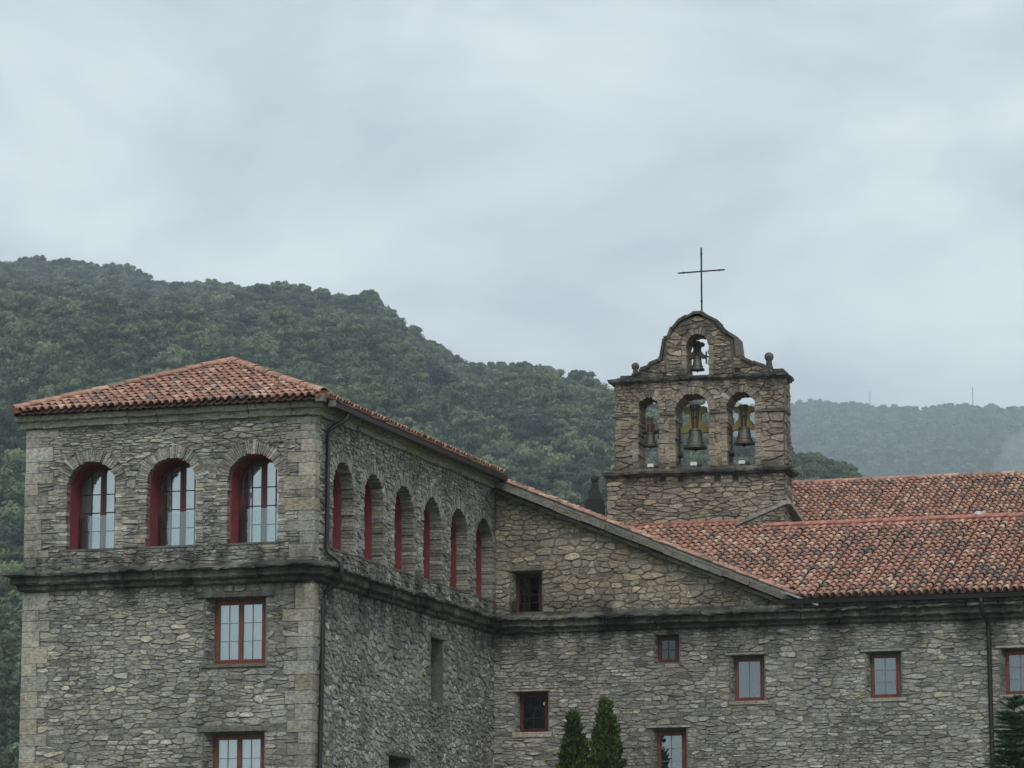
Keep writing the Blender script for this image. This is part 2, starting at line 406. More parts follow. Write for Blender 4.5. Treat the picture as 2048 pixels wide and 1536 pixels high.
def seen(p):
    v = Vector(p)-CAM; r = Vector((math.cos(R(YAW)), math.sin(R(YAW)), 0)); u = r.cross(FWD); d = v.dot(FWD)
    return abs(v.dot(r)/d) < 1024/7100 and abs(v.dot(u)/d) < 768/7100

def arch_pts(uc, vs, r, n=14, v0=None):
    a = [(uc+r*math.cos(math.pi*k/n), vs+r*math.sin(math.pi*k/n)) for k in range(n+1)]
    return ([(uc+r, v0)] if v0 is not None else [])+a+([(uc-r, v0)] if v0 is not None else [])
def wall_with_holes(fr, outline, holes, mat, parent, depth=.3, name='wall', backs=None, back=False):
    """front face triangulated round its openings, and the sides of each opening"""
    loops = [outline]+holes; polys = [[Vector((a, b, 0)) for a, b in l] for l in loops]
    flat = [p for l in loops for p in l]; V = [fr.p(a, b, 0) for a, b in flat]; F = []
    for t in tessellate_polygon(polys):
        a, b, c = (flat[i] for i in t)
        F.append(tuple(t) if (b[0]-a[0])*(c[1]-a[1])-(c[0]-a[0])*(b[1]-a[1]) > 0 else tuple(reversed(t)))
    if back:
        k = len(V); V += [fr.p(a, b, -depth) for a, b in flat]; F += [tuple(i+k for i in reversed(f)) for f in F]
        n = len(outline); F += [(i, (i+1) % n, (i+1) % n+k, i+k) for i in range(n)]
    for hi, l in enumerate(holes):
        bl = backs[hi] if backs and backs[hi] else l
        d = depth[hi] if isinstance(depth, (list, tuple)) else depth
        k = len(V); n = len(l); V += [fr.p(a, b, 0) for a, b in l]+[fr.p(a, b, -d) for a, b in bl]
        F += [(k+i, k+i+n, k+(i+1) % n+n, k+(i+1) % n) for i in range(n)]
    return link(name, mesh(name, V, F, mat), parent)
def rect(a, b, c, d): return [(a, c), (b, c), (b, d), (a, d)]

def blocks(fr, parent, name, quads, mat, hgt=(.01, .03), back=-.05, warm=.45, rg=rng, bev=.012):
    """squared blocks (quoins, lintels, sills): bevelled boxes standing proud of the wall"""
    for (a, b, c, d) in quads:
        h = rg.uniform(*hgt); e = bev; j = lambda: rg.uniform(-.006, .006)
        o = [(a+j(), c+j()), (b+j(), c+j()), (b+j(), d+j()), (a+j(), d+j())]
        i = [(a+e, c+e), (b-e, c+e), (b-e, d-e), (a+e, d-e)]
        V = [fr.p(x, y, back) for x, y in o]+[fr.p(x, y, h*.5) for x, y in o]+[fr.p(x, y, h+j()) for x, y in i]
        F = [(k, (k+1) % 4, (k+1) % 4+4, k+4) for k in range(4)]+[(k+4, (k+1) % 4+4, (k+1) % 4+8, k+8) for k in range(4)]+[(8, 9, 10, 11)]
        link(name, mesh(name, V, F, M[mat], False, (min(1, max(0, rg.gauss(.5, .16))), min(1, max(0, rg.gauss(warm, .2))), 0)), parent)

def arch_ring(fr, wall, uc, vs, r, depth, ln, n, v0, mat='stone', rg=rng, jambw=.2, jh=(.06, .12), warm=.2, front=.03):
    """voussoirs and jamb slabs that line an arched opening through its depth"""
    a = 0.; w = [rg.uniform(.6, 1.4) for _ in range(n)]; tot = sum(w)
    for k in range(n):
        t0 = math.pi*a/tot; a += w[k]; t1 = math.pi*a/tot; g = .006/r
        l = ln*rg.uniform(.6, 1.12); ri = r+rg.uniform(-.022, .014); h = front*rg.uniform(.3, 1.3)
        q = [(ri, t0+g), (ri, t1-g), (r+l, t1-g*.8), (r+l, t0+g*.8)]
        uv = [(uc+x*math.cos(t), vs+x*math.sin(t)) for x, t in q]
        mb = MB(); mb.prism([fr.p(x, y, h) for x, y in uv], [fr.p(x, y, -depth) for x, y in uv], stone_tint(rg, warm, .05, .1)); mb.build('voussoir', M[mat], wall)
    for s in (-1, 1):
        v = v0+.005
        while v < vs-.03:
            h = min(rg.uniform(*jh), vs-v); i = r+rg.uniform(-.03, .014); o_ = r+jambw*rg.uniform(.6, 1.2); hh = front*rg.uniform(.2, 1.2)
            uv = [(uc+s*i, v), (uc+s*o_, v), (uc+s*o_, v+h-.012), (uc+s*i, v+h-.012)]
            if s > 0: pass
            else: uv = uv[::-1]
            mb = MB(); mb.prism([fr.p(x, y, hh) for x, y in uv], [fr.p(x, y, -depth) for x, y in uv], stone_tint(rg, warm, .05, .12)); mb.build('jamb_stone', M[mat], wall)
            v += h

def sweep(path, prof, out_sign=1, ends=True):
    """profile (projection, z) carried along a plan path with mitred corners"""
    P = [Vector((x, y)) for x, y in path]; n = len(P); rings = []
    for i in range(n):
        d0 = (P[i]-P[i-1]).normalized() if i else None; d1 = (P[i+1]-P[i]).normalized() if i < n-1 else None
        nn = [Vector((d.y, -d.x))*out_sign for d in (d0, d1) if d is not None]
        b = sum(nn, Vector((0, 0))).normalized(); k = 1/max(.3, b.dot(nn[0]))
        rings.append([Vector((P[i].x+b.x*k*p, P[i].y+b.y*k*p, z)) for p, z in prof])
    m = len(prof); V = [v for r in rings for v in r]
    F = [(i*m+j, i*m+(j+1) % m, (i+1)*m+(j+1) % m, (i+1)*m+j) for i in range(n-1) for j in range(m)]
    if out_sign < 0: F = [tuple(reversed(f)) for f in F]
    F += [tuple(range(m)) if out_sign < 0 else tuple(range(m-1, -1, -1)), tuple((n-1)*m+j for j in (range(m-1, -1, -1) if out_sign < 0 else range(m)))]
    return V, F
def cornice(parent, path, prof, mat, seg=(.55, 1.0), name='cornice_stone', rg=rng, warm=.25, jit=.012, dark=0., rough=.009):
    """a moulded course laid in separate stones along a plan path; corners keep one stone"""
    P = [Vector((x, y)) for x, y in path]; L = [0]
    for i in range(1, len(P)): L.append(L[-1]+(P[i]-P[i-1]).length)
    def at(s):
        for i in range(1, len(P)):
            if s <= L[i]+1e-6: return P[i-1].lerp(P[i], (s-L[i-1])/(L[i]-L[i-1]))
        return P[-1]
    s = 0.
    while s < L[-1]-.05:
        e = min(L[-1], s+rg.uniform(*seg))
        if L[-1]-e < .25: e = L[-1]
        for c in L[1:-1]:
            if s < c < e+.2 or abs(c-e) < .3: e = max(e, min(L[-1], c+.45))
        n_ = max(2, int((e-s)/.12)); ss = sorted([s+.004, e-.004]+[s+(e-s)*i/n_ for i in range(1, n_)]+[L[i] for i in range(1, len(P)-1) if s+.02 < L[i] < e-.02])
        ss = [x for i, x in enumerate(ss) if not i or x-ss[i-1] > .015]; pts = [at(x) for x in ss]
        o = rg.gauss(0, jit); dz = rg.gauss(0, jit*.4); V, F = sweep([tuple(q) for q in pts], [(max(-.04, p+o*(p > 0)), z+dz*(p > 0)) for p, z in prof])
        m_ = len(prof)
        for i in range(len(V)):
            p, z = prof[i % m_]
            if p > 0: V[i] = V[i]+Vector((rg.gauss(0, 1), rg.gauss(0, 1), rg.gauss(0, 1)))*rough*(1.6 if p > .3 else 1)
        t = stone_tint(rg, warm, .04, dark); link(name, mesh(name, V, F, M[mat], False, t), parent); s = e

# ------------------------------------------------------------------ clay tiles
def cover_mesh(tint, r0=.082, r1=.052, ln=.43, th=.015, n=6):
    V = []; F = []
    for (y, r, z) in ((0, r0, .0), (ln, r1, -.006)):
        for rr in (r, r-th): V += [(rr*math.cos(math.pi*k/n), y, z+rr*1.08*math.sin(math.pi*k/n)) for k in range(n+1)]
    m = n+1
    for k in range(n):
        F += [(k, k+1, 2*m+k+1, 2*m+k), (m+k+1, m+k, 3*m+k, 3*m+k+1), (k+1, k, m+k, m+k+1)]
    F = [tuple(reversed(f)) for f in F]
    return mesh('clay_tile', V, F, M['tile'], True, tint)
def tile_tint(rg, old=0.): 
    x = rg.random()
    return (rg.uniform(0, .3) if x < .09+old else rg.uniform(.93, 1) if x > .965 else min(.9, max(.25, rg.gauss(.56, .14))), 0, 0)
TILES = [cover_mesh(tile_tint(rng)) for _ in range(26)]
def tile_roof(parent, E, U, S, ulen, slen, pitch, expo, inside, deck, n_ind=300, rank=None, rg=rng, scale=1., vis=None):
    E, U, S = Vector(E), Vector(U).normalized(), Vector(S).normalized(); Nn = U.cross(S)
    mb = MB(); mb.add([Vector(p)-Nn*.075 for p in deck], [tuple(range(len(deck)))]); k = 6
    cols = int(ulen/pitch)+1; rows = int(slen/expo)+1; spots = []
    for i in range(cols):
        u = i*pitch; up = u+pitch/2; run = [j*expo for j in range(rows+1) if inside(up, j*expo+.1)]
        if run:                              # the trough between two rows of cover tiles
            a, b = min(run)-.04, min(slen, max(run)+expo); R_ = pitch*.52
            V = [E+U*(up-R_*math.cos(math.pi*q/k))+S*s+Nn*(.012-R_*.6*math.sin(math.pi*q/k)) for s in (a, b) for q in range(k+1)]
            mb.add(V, [(q, q+1, k+2+q, k+1+q) for q in range(k)])
        wob = rg.gauss(0, .008)
        for j in range(rows):
            s = j*expo
            if inside(u, s+.12): spots.append((u+wob+rg.gauss(0, .006), s-.03+rg.gauss(0, .012), rg.gauss(0, .022)))
    roof = mb.build('roof', M['tile_deck'], parent)
    key = rank or (lambda u, s: s)
    spots.sort(key=lambda q: key(q[0], q[1])); rest = MB(); c = 0
    for u, s, tw in spots:
        P = E+U*u+S*s+Nn*(.05+rg.uniform(-.006, .008)); ct, st = math.cos(tw), math.sin(tw)
        U2 = U*ct+S*st; tilt = .055+rg.gauss(0, .01)
        S2 = (S*ct-U*st+Nn*tilt*-1).normalized(); N2 = U2.cross(S2)
        me = rg.choice(TILES)
        mat = Matrix(((U2.x*scale, S2.x, N2.x*scale, P.x), (U2.y*scale, S2.y, N2.y*scale, P.y), (U2.z*scale, S2.z, N2.z*scale, P.z), (0, 0, 0, 1)))
        if c < n_ind and (vis is None or vis(P)) and seen(P):
            c += 1; o = link('roof_tile', me, roof); o.matrix_basis = mat
        else:
            rest.add([mat @ v.co for v in me.vertices], [tuple(p.vertices) for p in me.polygons], tuple(me.attributes['tint'].data[0].color)[:3])
    if rest.v: rest.build('small_tiles', M['tile'], roof, True, 'stuff')
    return roof
def ridge_tiles(parent, a, b, up, name='ridge_tile', r=.125, ln=.47, expo=.40, rg=rng, mat='tile', red=None, th=.018, n=7, bed='hip_mortar', bedw=.13):
    a, b = Vector(a), Vector(b); d = (b-a).normalized(); up = Vector(up); sd = d.cross(up).normalized(); up = sd.cross(d).normalized()
    L = (b-a).length; k = int(L/expo)
    mb = MB(); w = bedw
    mb.prism([a-sd*w-up*.10, a+sd*w-up*.10, a+sd*w*.6+up*.05, a-sd*w*.6+up*.05], [b-sd*w-up*.10, b+sd*w-up*.10, b+sd*w*.6+up*.05, b-sd*w*.6+up*.05])
    mb.build('mortar_bed', M[bed], parent)
    for i in range(k+1):
        p = a+d*(i*expo+rg.gauss(0, .01))+up*(rg.gauss(0, .006)); l = min(ln, L-i*expo+.06)
        if l < .12: continue
        dd = (d+sd*rg.gauss(0, .012)+up*-.02).normalized(); V = []; F = []; m = n+1; r0, r1 = r*rg.uniform(.96, 1.04), r*.86
        for (y, rr0) in ((0, r0), (l, r1)):
            for rr in (rr0, rr0-th): V += [p+dd*y+sd*(-rr*math.cos(math.pi*q/n))+up*(rr*.95*math.sin(math.pi*q/n)+.0) for q in range(m)]
        for q in range(n): F += [(q, q+1, 2*m+q+1, 2*m+q), (m+q+1, m+q, 3*m+q, 3*m+q+1), (q+1, q, m+q, m+q+1)]
        F += [(m-1, 2*m-1, 4*m-1, 3*m-1), (0, 2*m, 3*m, m)]
        link(name, mesh(name, V, F, M[mat], True, red or tile_tint(rg)), parent)
# ------------------------------------------------------------------ windows
def fbox(mb, fr, a, b, c, d, h0, h1):
    mb.box(fr.p((a+b)/2, (c+d)/2, (h0+h1)/2), b-a, h1-h0, d-c, fr.axes())
def pane_obj(fr, poly, h, mat, win, name='pane'):
    if len(poly) < 3 or abs(area(poly)) < .001: return
    if area(poly) < 0: poly = poly[::-1]
    mb = MB(); mb.prism([fr.p(a, b, h) for a, b in poly], [fr.p(a, b, h-.006) for a, b in poly]); mb.build(name, M[mat], win)
def curtain(fr, win, poly_u0, poly_u1, v0, v1, h, rg, amp=.02, cmat='curtain'):
    V = []; n = 40
    for k in range(n+1):
        u = poly_u0+(poly_u1-poly_u0)*k/n; hh = h+amp*math.sin(k*1.9+rg.random()*.8)+rg.uniform(-.004, .004)
        V += [fr.p(u, v0, hh), fr.p(u, v1, hh)]
    link('curtain', mesh('curtain', V, [(2*k, 2*k+2, 2*k+3, 2*k+1) for k in range(n)], M[cmat], True), win)
def rect_window(th, fr, a, b, c, d, h, fm='wood', cols=2, rows=3, leaves=1, bar=.016, fw=.055, gl='glass', curt=True, sash=.045, label=None, dark=False, cmat='curtain'):
    mb = MB(); t = .07
    for q in ((a, b, c, c+fw), (a, b, d-fw, d), (a, a+fw, c+fw, d-fw), (b-fw, b, c+fw, d-fw)): fbox(mb, fr, *q, h-t, h)
    win = mb.build('window', M[fm], th)
    if label: win['label'] = label
    iw = (b-a-2*fw)/leaves
    for l in range(leaves):
        x0 = a+fw+l*iw; x1 = x0+iw; s = sash; z0, z1 = c+fw, d-fw; mb = MB()
        for q in ((x0+.003, x1-.003, z0+.003, z0+s), (x0+.003, x1-.003, z1-s, z1-.003), (x0+.003, x0+s, z0+s, z1-s), (x1-s, x1-.003, z0+s, z1-s)): fbox(mb, fr, *q, h-.055, h+.012)
        mb.build('sash', M[fm], win)
        pw = (x1-x0-2*s)/cols; ph = (z1-z0-2*s)/rows
        for i in range(cols):
            for j in range(rows): pane_obj(fr, rect(x0+s+i*pw+.002, x0+s+(i+1)*pw-.002, z0+s+j*ph+.002, z0+s+(j+1)*ph-.002), h-.03, gl, win)
        for i in range(1, cols): mb = MB(); fbox(mb, fr, x0+s+i*pw-bar/2, x0+s+i*pw+bar/2, z0+s, z1-s, h-.045, h-.015); mb.build('glazing_bar', M['iron' if dark else 'grey_metal'], win)
        for j in range(1, rows): mb = MB(); fbox(mb, fr, x0+s, x1-s, z0+s+j*ph-bar/2, z0+s+j*ph+bar/2, h-.047, h-.013); mb.build('glazing_bar', M['iron' if dark else 'grey_metal'], win)
    if curt: curtain(fr, win, a+.04, b-.04, c+.04, d-.04, h-.13, rng, .02, cmat)
    return win
def arch_window(th, fr, uc, vs, r, v0, rg=rng, d0=.28, d1=.62):
    """red-limed reveal, dark red arched two-leaf frame with leaded panes, and a glass guard"""
    ro, ri = r+.03, r-.03; n = 14; h = -d1
    def strip(ra, rb, h0, h1, va, mat, name, win):
        A = arch_pts(uc, vs, ra, n, va); B = arch_pts(uc, vs, rb, n, va); k = len(A); V = []
        for hh in (h0, h1): V += [fr.p(x, y, hh) for x, y in A]+[fr.p(x, y, hh) for x, y in B]
        F = []
        for i in range(k-1): F += [(i, i+1, k+i+1, k+i), (k+i, k+i+1, 3*k+i+1, 3*k+i), (2*k+i+1, 2*k+i, 3*k+i, 3*k+i+1), (i+1, i, 2*k+i, 2*k+i+1)]
        F += [(0, k, 3*k, 2*k), (k-1, 3*k-1, 4*k-1, 2*k-1)]
        return link(name, mesh(name, V, F, M[mat], False), win)
    win = strip(ri, ri-.065, h+.02, h-.05, v0+.02, 'dark_red', 'window', th)
    strip(ro, ri, -d0+.01, -d1-.06, v0, 'red_paint', 'reveal', win)
    ro2 = ri-.065
    mb = MB(); fbox(mb, fr, uc-.012, uc+.012, v0+.03, vs+ro2-.005, h-.02, h+.035); mb.build('meeting_stile', M['dark_red'], win)
    for s in (-1, 1):
        mb = MB(); fbox(mb, fr, uc+s*.0375-.025, uc+s*.0375+.025, v0+.03, vs+ro2-.008, h-.035, h+.02); mb.build('sash', M['dark_red'], win)
    mb = MB(); fbox(mb, fr, uc-ro2, uc+ro2, v0+.02, v0+.075, h-.045, h+.015); mb.build('sash_rail', M['dark_red'], win)
    top = [(x, y) for x, y in arch_pts(uc, vs, ro2-.002, 16, v0+.075)]
    conv = top
    rows = 4; z0 = v0+.075; hh = .425
    for s in (-1, 1):
        x0, x1 = (uc+.064, uc+ro2) if s > 0 else (uc-ro2, uc-.064); xm = (x0+x1)/2
        for (xa, xb) in ((x0, xm), (xm, x1)):
            for j in range(rows+1):
                za, zb = z0+j*hh, z0+(j+1)*hh if j < rows-1 else vs+r
                if j == rows: continue
                poly = conv
                for pl in ((-1, 0, -xa-.002), (1, 0, xb-.002), (0, -1, -za-.002), (0, 1, zb-.002)):
                    if len(poly) > 2: poly = clip(poly, *pl)
                if len(poly) > 2: pane_obj(fr, poly, h-.012, 'glass', win)
        zt = vs+math.sqrt(max(0, ro2**2-(xm-uc)**2))
        mb = MB(); fbox(mb, fr, xm-.012, xm+.012, z0, zt, h-.03, h+.0); mb.build('glazing_bar', M['iron'], win)
        for j in range(1, rows):
            z = z0+j*hh; dx = math.sqrt(max(0, ro2**2-max(0, z-vs)**2)); xa, xb = (x0, min(x1, uc+dx)) if s > 0 else (max(x0, uc-dx), x1)
            mb = MB(); fbox(mb, fr, xa, xb, z-.011, z+.011, h-.031, h+.002); mb.build('glazing_bar', M['iron'], win)
    curtain(fr, win, uc-ri+.02+rg.choice((0, .05, .12)), uc+ri-.02, v0+.05, vs+ri-.05, h-.14, rg, .03)
    mb = MB(); fbox(mb, fr, uc-ri-.01, uc+ri+.01, v0+.02, v0+.86, -d1+.07, -d1+.08); mb.build('glass_guard', M['guard'], win)
    mb = MB(); fbox(mb, fr, uc-r-.02, uc+r+.02, v0-.035, v0+.012, -d1-.1, .03); mb.build('sill', M['dark_stone'], win)
    return win
# ================================================================== ground, hills, air
SETTING = {'ground': ('grassy ground round the stone buildings', 'ground'), 'hill': ('steep wooded hill rising behind the stone buildings', 'hill'), 'far_hill': ('hazy far hill beyond the church nave', 'hill'), 'haze': ('pale grey haze in the air over the valley', 'haze'), 'mist': ('pale wisp of mist on the far hill above the nave roof', 'mist')}
def structure(o): o['kind'] = 'structure'; return o
structure(link('ground', mesh('ground', [(-3800, -250, 0), (3800, -250, 0), (3800, 6300, 0), (-3800, 6300, 0)], [(0, 1, 2, 3)], M['grass'])))
def hill_fn(table, r0, z0, expo, beyond, amp, drop):
    az = [math.atan2(x-CAM.x, y-CAM.y) for x, y, z in table]; D = [math.hypot(x-CAM.x, y-CAM.y) for x, y, z in table]; H = [z-drop for _, _, z in table]
    def f(a, r):
        d = float(np.interp(a, az, D)); h = float(np.interp(a, az, H)); p = Vector((CAM.x+r*math.sin(a), CAM.y+r*math.cos(a), 0))
        if r <= d:
            s = max(0, (r-r0)/(d-r0)); z = z0+(h-z0)*s**expo
        else: s = 1; z = h-(r-d)*beyond
        return z+amp*mnoise.noise(p*.0036)*4*s*(1.05-min(1, s))+.25*amp*mnoise.noise(p*.0125)*s
    return f, az, D
def hill_mesh(name, f, a0, a1, r0, r1, na, nr, mat):
    V = []; F = []
    for i in range(na+1):
        a = a0+(a1-a0)*i/na
        for j in range(nr+1):
            r = r0+(r1-r0)*j/nr; V.append((CAM.x+r*math.sin(a), CAM.y+r*math.cos(a), max(-.5, f(a, r)) if j else -.5))
    F = [(i*(nr+1)+j, (i+1)*(nr+1)+j, (i+1)*(nr+1)+j+1, i*(nr+1)+j+1) for i in range(na) for j in range(nr)]
    return structure(link(name, mesh(name, V, [tuple(reversed(q)) for q in F], mat, True)))
# ridge lines of the two hills, metres (x, y, z)
RIDGE = [(-1226.9, 1948.7, 457.6), (-913.3, 1831.7, 429.8), (-872.8, 1851.1, 431.9), (-819.0, 1819.7, 417.0), (-789.1, 1795.7, 404.6), (-724.4, 1731.0, 389.6), (-677.0, 1695.2, 379.3), (-627.3, 1641.6, 360.3), (-590.0, 1601.2, 349.4), (-560.6, 1557.6, 327.2), (-521.7, 1499.3, 300.7), (-491.7, 1455.6, 282.2), (-463.6, 1429.2, 274.5), (-435.3, 1384.7, 269.0), (-400.7, 1324.3, 251.8), (-376.1, 1278.5, 242.6), (-352.2, 1232.4, 228.4), (-330.0, 1203.4, 219.6), (-281.8, 1075.6, 192.1), (-252.1, 995.5, 177.3), (-219.3, 916.2, 162.8), (-193.6, 852.4, 150.9), (-169.2, 788.3, 139.6), (-154.7, 756.8, 130.8), (-142.9, 724.5, 120.9), (-120.7, 677.0, 107.0), (-94.4, 647.3, 94.2), (-28.5, 638.4, 86.5)]
RIDGE2 = [(-1755.3, 4677.9, 764.6), (-1482.0, 4771.7, 812.9), (-1310.1, 4912.7, 840.8), (-1195.4, 5032.1, 858.1), (-1144.6, 5044.0, 863.4), (-1072.2, 5060.0, 856.2), (-1028.6, 5069.2, 857.7), (-923.5, 5089.7, 856.3), (-849.2, 5102.8, 846.4), (-668.2, 5130.3, 816.2), (-384.6, 5160.4, 770.1)]
hillA, azA, DA = hill_fn(RIDGE, 390, 10, .92, .35, 15, 12)
hillB, azB, DB = hill_fn(RIDGE2, 2540, 210, .95, .3, 24, 9)
hill_mesh('hill', hillA, R(-50), R(14), 365, 2800, 130, 60, M['soil'])
hill_mesh('far_hill', hillB, R(-24), R(4), 2520, 5900, 90, 50, M['soil'])
def haze_box():
    mb = MB(); mb.box((0, 3050, 459), 7800, 6700, 922)
    m = bpy.data.materials.new('haze_air'); m.use_nodes = True; nt = m.node_tree; nt.nodes.clear()
    o = N(nt, 'ShaderNodeOutputMaterial'); v = N(nt, 'ShaderNodeVolumePrincipled'); v.inputs['Color'].default_value = (.79, .90, 1, 1)
    v.inputs['Density'].default_value = .00014; v.inputs['Anisotropy'].default_value = .0; nt.links.new(v.outputs[0], o.inputs['Volume'])
    mb.build('haze', m, None, False, 'stuff')
haze_box()

def mist():
    mb = MB()
    for i, p in enumerate([(-477.2, 2883.8, 447.6), (-486.6, 2882.2, 436.3), (-474.3, 2884.3, 430.4), (-466.3, 2885.6, 455.9), (-494.2, 2880.8, 428.7), (-463.0, 2886.2, 438.7), (-481.8, 2883.0, 428.5)]):
        r = (17, 13, 16, 15, 10, 19, 12)[i]; mb.lathe(p, [(r*math.sin(t), -r*1.1*math.cos(t)) for t in np.linspace(.02, math.pi-.02, 9)], 14)
    m = bpy.data.materials.new('mist_air'); m.use_nodes = True; nt = m.node_tree; nt.nodes.clear()
    o = N(nt, 'ShaderNodeOutputMaterial'); v = N(nt, 'ShaderNodeVolumePrincipled'); v.inputs['Color'].default_value = (.96, .98, 1, 1)
    v.inputs['Density'].default_value = .009; nt.links.new(v.outputs[0], o.inputs['Volume'])
    mb.build('mist', m, None, True, 'stuff')
mist()

# ================================================================== tower block
EAVE_PROF = [(-.03, 14.24), (.11, 14.25), (.12, 14.37), (.12, 14.385), (.22, 14.40), (.235, 14.53), (.20, 14.56), (-.03, 14.57)]
STRING_PROF = [(-.03, 11.02), (.10, 10.96), (.34, 10.885), (.385, 10.86), (.375, 10.82), (.25, 10.80), (.26, 10.66), (.22, 10.63), (.12, 10.615), (.13, 10.53), (.05, 10.49), (-.03, 10.48)]
STRING_PROF = STRING_PROF[::-1]
ARC = [(-.3+.3*math.sin(t), .3-.3*math.cos(t)) for t in (0, .4, .8, 1.17, 1.571)]
tower = thing('stone_building', 'square stone corner block with hipped tile roof and arched upper windows', 'building', (-3.5, 0, 0))
FF = Frame((0, 0, 0), (1, 0, 0)); SF = Frame((0, 0, 0), (0, 1, 0)); HW = -7.06
f_arches = [(-5.43, 12.83, .61), (-3.45, 12.83, .61), (-1.465, 12.83, .61)]; f_sill = 11.41
s_arches = [(1.80, 12.77, .655), (3.84, 12.77, .655), (5.92, 12.77, .655), (7.98, 12.76, .655), (10.0, 12.75, .655), (11.98, 12.74, .655)]; s_sill = 11.36
def opening(fr, hb, hf): return hf, hb
f_win = [((-2.58, -1.12, 8.70, 10.20), (-2.47, -1.245, 8.74, 10.17)), ((-2.57, -1.12, 5.65, 7.20), (-2.47, -1.245, 5.70, 7.15))]
s_win = [((7.95, 8.82, 8.47, 9.98), None), ((5.0, 6.47, 5.6, 6.95), None)]
holes = [arch_pts(u, v, r+.02, 14, f_sill-.02) for u, v, r in f_arches]+[rect(*a) for a, b in f_win]
wall_f = wall_with_holes(FF, rect(HW, 0, 0, 14.5), holes, M['mortar'], tower, [.17]*3+[.33]*2, backs=[None]*3+[rect(*b) for a, b in f_win])
holes = [arch_pts(u, v, r+.02, 14, s_sill-.02) for u, v, r in s_arches]+[rect(*a) for a, b in s_win]
wall_s = wall_with_holes(SF, rect(0, 12.83, 0, 14.5), holes, M['mortar'], tower, [.3]*6+[.5, .6])
wall_with_holes(Frame((HW, 0, 0), (0, -1, 0)), rect(-19, 0, 0, 14.5), [], M['mortar'], tower)
wall_with_holes(Frame((0, 19, 0), (-1, 0, 0)), rect(0, 7.06, 0, 14.5), [], M['mortar'], tower)
for q_ in ((7.9, 8.9, 8.4, 10.05, -.56, -.5), (4.9, 6.5, 5.4, 7.05, -.66, -.6)): mb = MB(); fbox(mb, SF, *q_); mb.build('blocked_opening', M['mortar'], wall_s)
blocks(SF, wall_s, 'lintel', [(4.85, 6.75, 6.95, 7.05), (7.85, 8.95, 9.98, 10.08)], 'dark_stone', (.02, .05), -.5)
for u, v, r in f_arches: arch_ring(FF, wall_f, u, v, r, .15, .30, 38, f_sill, jh=(.05, .11), jambw=.25)
for u, v, r in s_arches: arch_ring(SF, wall_s, u, v, r, .28, .28, 30, s_sill, jh=(.06, .12), jambw=.22)
for u, v, r in f_arches: arch_window(tower, FF, u, v, r, f_sill, rng, .15, .66)
for u, v, r in s_arches: arch_window(tower, SF, u, v, r, s_sill)
for (a, b) in f_win: rect_window(tower, FF, *b, -.34, 'wood', 2, 3, 2, .014, .05, 'glass', True, .05)
blocks(FF, wall_f, 'lintel', [(-2.78, -.93, 10.20, 10.31), (-2.70, -1.06, 7.20, 7.31)], 'dark_stone', (.03, .05), -.33)
blocks(FF, wall_f, 'window_sill', [(-2.66, -1.08, 8.63, 8.70)], 'dark_stone', (.03, .05), -.33)
# quoins: squared corner blocks that turn the corner
qf, qs, ql = [], [], []
def quoin(x0, x1, y0, y1, z0, z1, t=None):
    mb = MB(); j = lambda: rng.uniform(-.008, .008)
    P = [(x0+j(), y0+j()), (x1+j(), y0+j()), (x1+j(), y1+j()), (x0+j(), y1+j())]; e = .012
    mb.prism([Vector((x, y, z1-.006)) for x, y in P][::-1], [Vector((x, y, z0+.006)) for x, y in P][::-1], t or (min(1, max(0, rng.gauss(.45, .17))), min(1, max(0, rng.gauss(.32, .28))), 0))
    mb.build('quoin', M['ashlar'], wall_f)
for (za, zb, hr) in ((5.4, 10.46, (.24, .38)), (11.05, 14.22, (.13, .36))):
    for side in (0, 1):
        z = za; k = 0
        while z < zb-.1:
            h = min(rng.uniform(*hr), zb-z); long = (k % 2 == 0) ^ (side == 1); lf = rng.uniform(.55, .78) if long else rng.uniform(.28, .42); lsd = rng.uniform(.24, .3) if long else rng.uniform(.28, .40)
            if za < 11: 
                if zb-z-h < .2: h = zb-z
            if side == 0: quoin(-lf, .022, -.022, lsd, z, z+h); qf.append(('r', -lf, .1, z, z+h)); qs.append(('r', -.1, lsd, z, z+h))
            else: quoin(HW-.02, HW+lf, -.022, .4, z, z+h); qf.append(('r', HW-.1, HW+lf, z, z+h))
            z += h; k += 1
mas = Masonry()
hA = qf+[('a', u, v, r+.27) for u, v, r in f_arches]+[('r', u-r-.16, u+r+.16, f_sill-.04, v) for u, v, r in f_arches]
mas.panel(wall_f, FF, rubble(HW, 0, 10.98, 14.26, (.20, .44), (.05, .105), hA, drop=.10, jit=.45, seed=1), .005, (.006, .045), .14, .9, .2, .05, .1)
hB = qf+[('r', a[0]-.02, a[1]+.02, a[2]-.02, a[3]+.02) for a, b in f_win]+[('r', -2.8, -.9, 10.18, 10.33), ('r', -2.72, -1.04, 7.18, 7.33), ('r', -2.68, -1.06, 8.6, 8.7)]
mas.panel(wall_f, FF, rubble(HW, 0, 5.4, 10.5, (.18, .44), (.065, .135), hB, drop=.15, jit=.42, seed=2), .005, (.003, .03), .2, .9, .25, .09, .12, weight=1.2)
hC = qs+[('a', u, v, r+.25) for u, v, r in s_arches]+[('r', u-r-.15, u+r+.15, s_sill-.04, v) for u, v, r in s_arches]
mas.panel(wall_s, SF, rubble(0, 12.8, 10.98, 14.28, (.16, .34), (.08, .15), hC, drop=.12, jit=.6, seed=3), .006, (.008, .045), .2, .86, .16, .07, .1, weight=.5)
hD = qs+[('r', a[0]-.02, a[1]+.02, a[2]-.02, a[3]+.1) for a, b in s_win]
mas.panel(wall_s, SF, rubble(0, 12.8, 5.4, 10.5, (.13, .36), (.09, .20), hD, drop=.16, jit=.75, seed=4), .007, (.003, .036), .27, .84, .12, .11, .10, weight=.55)
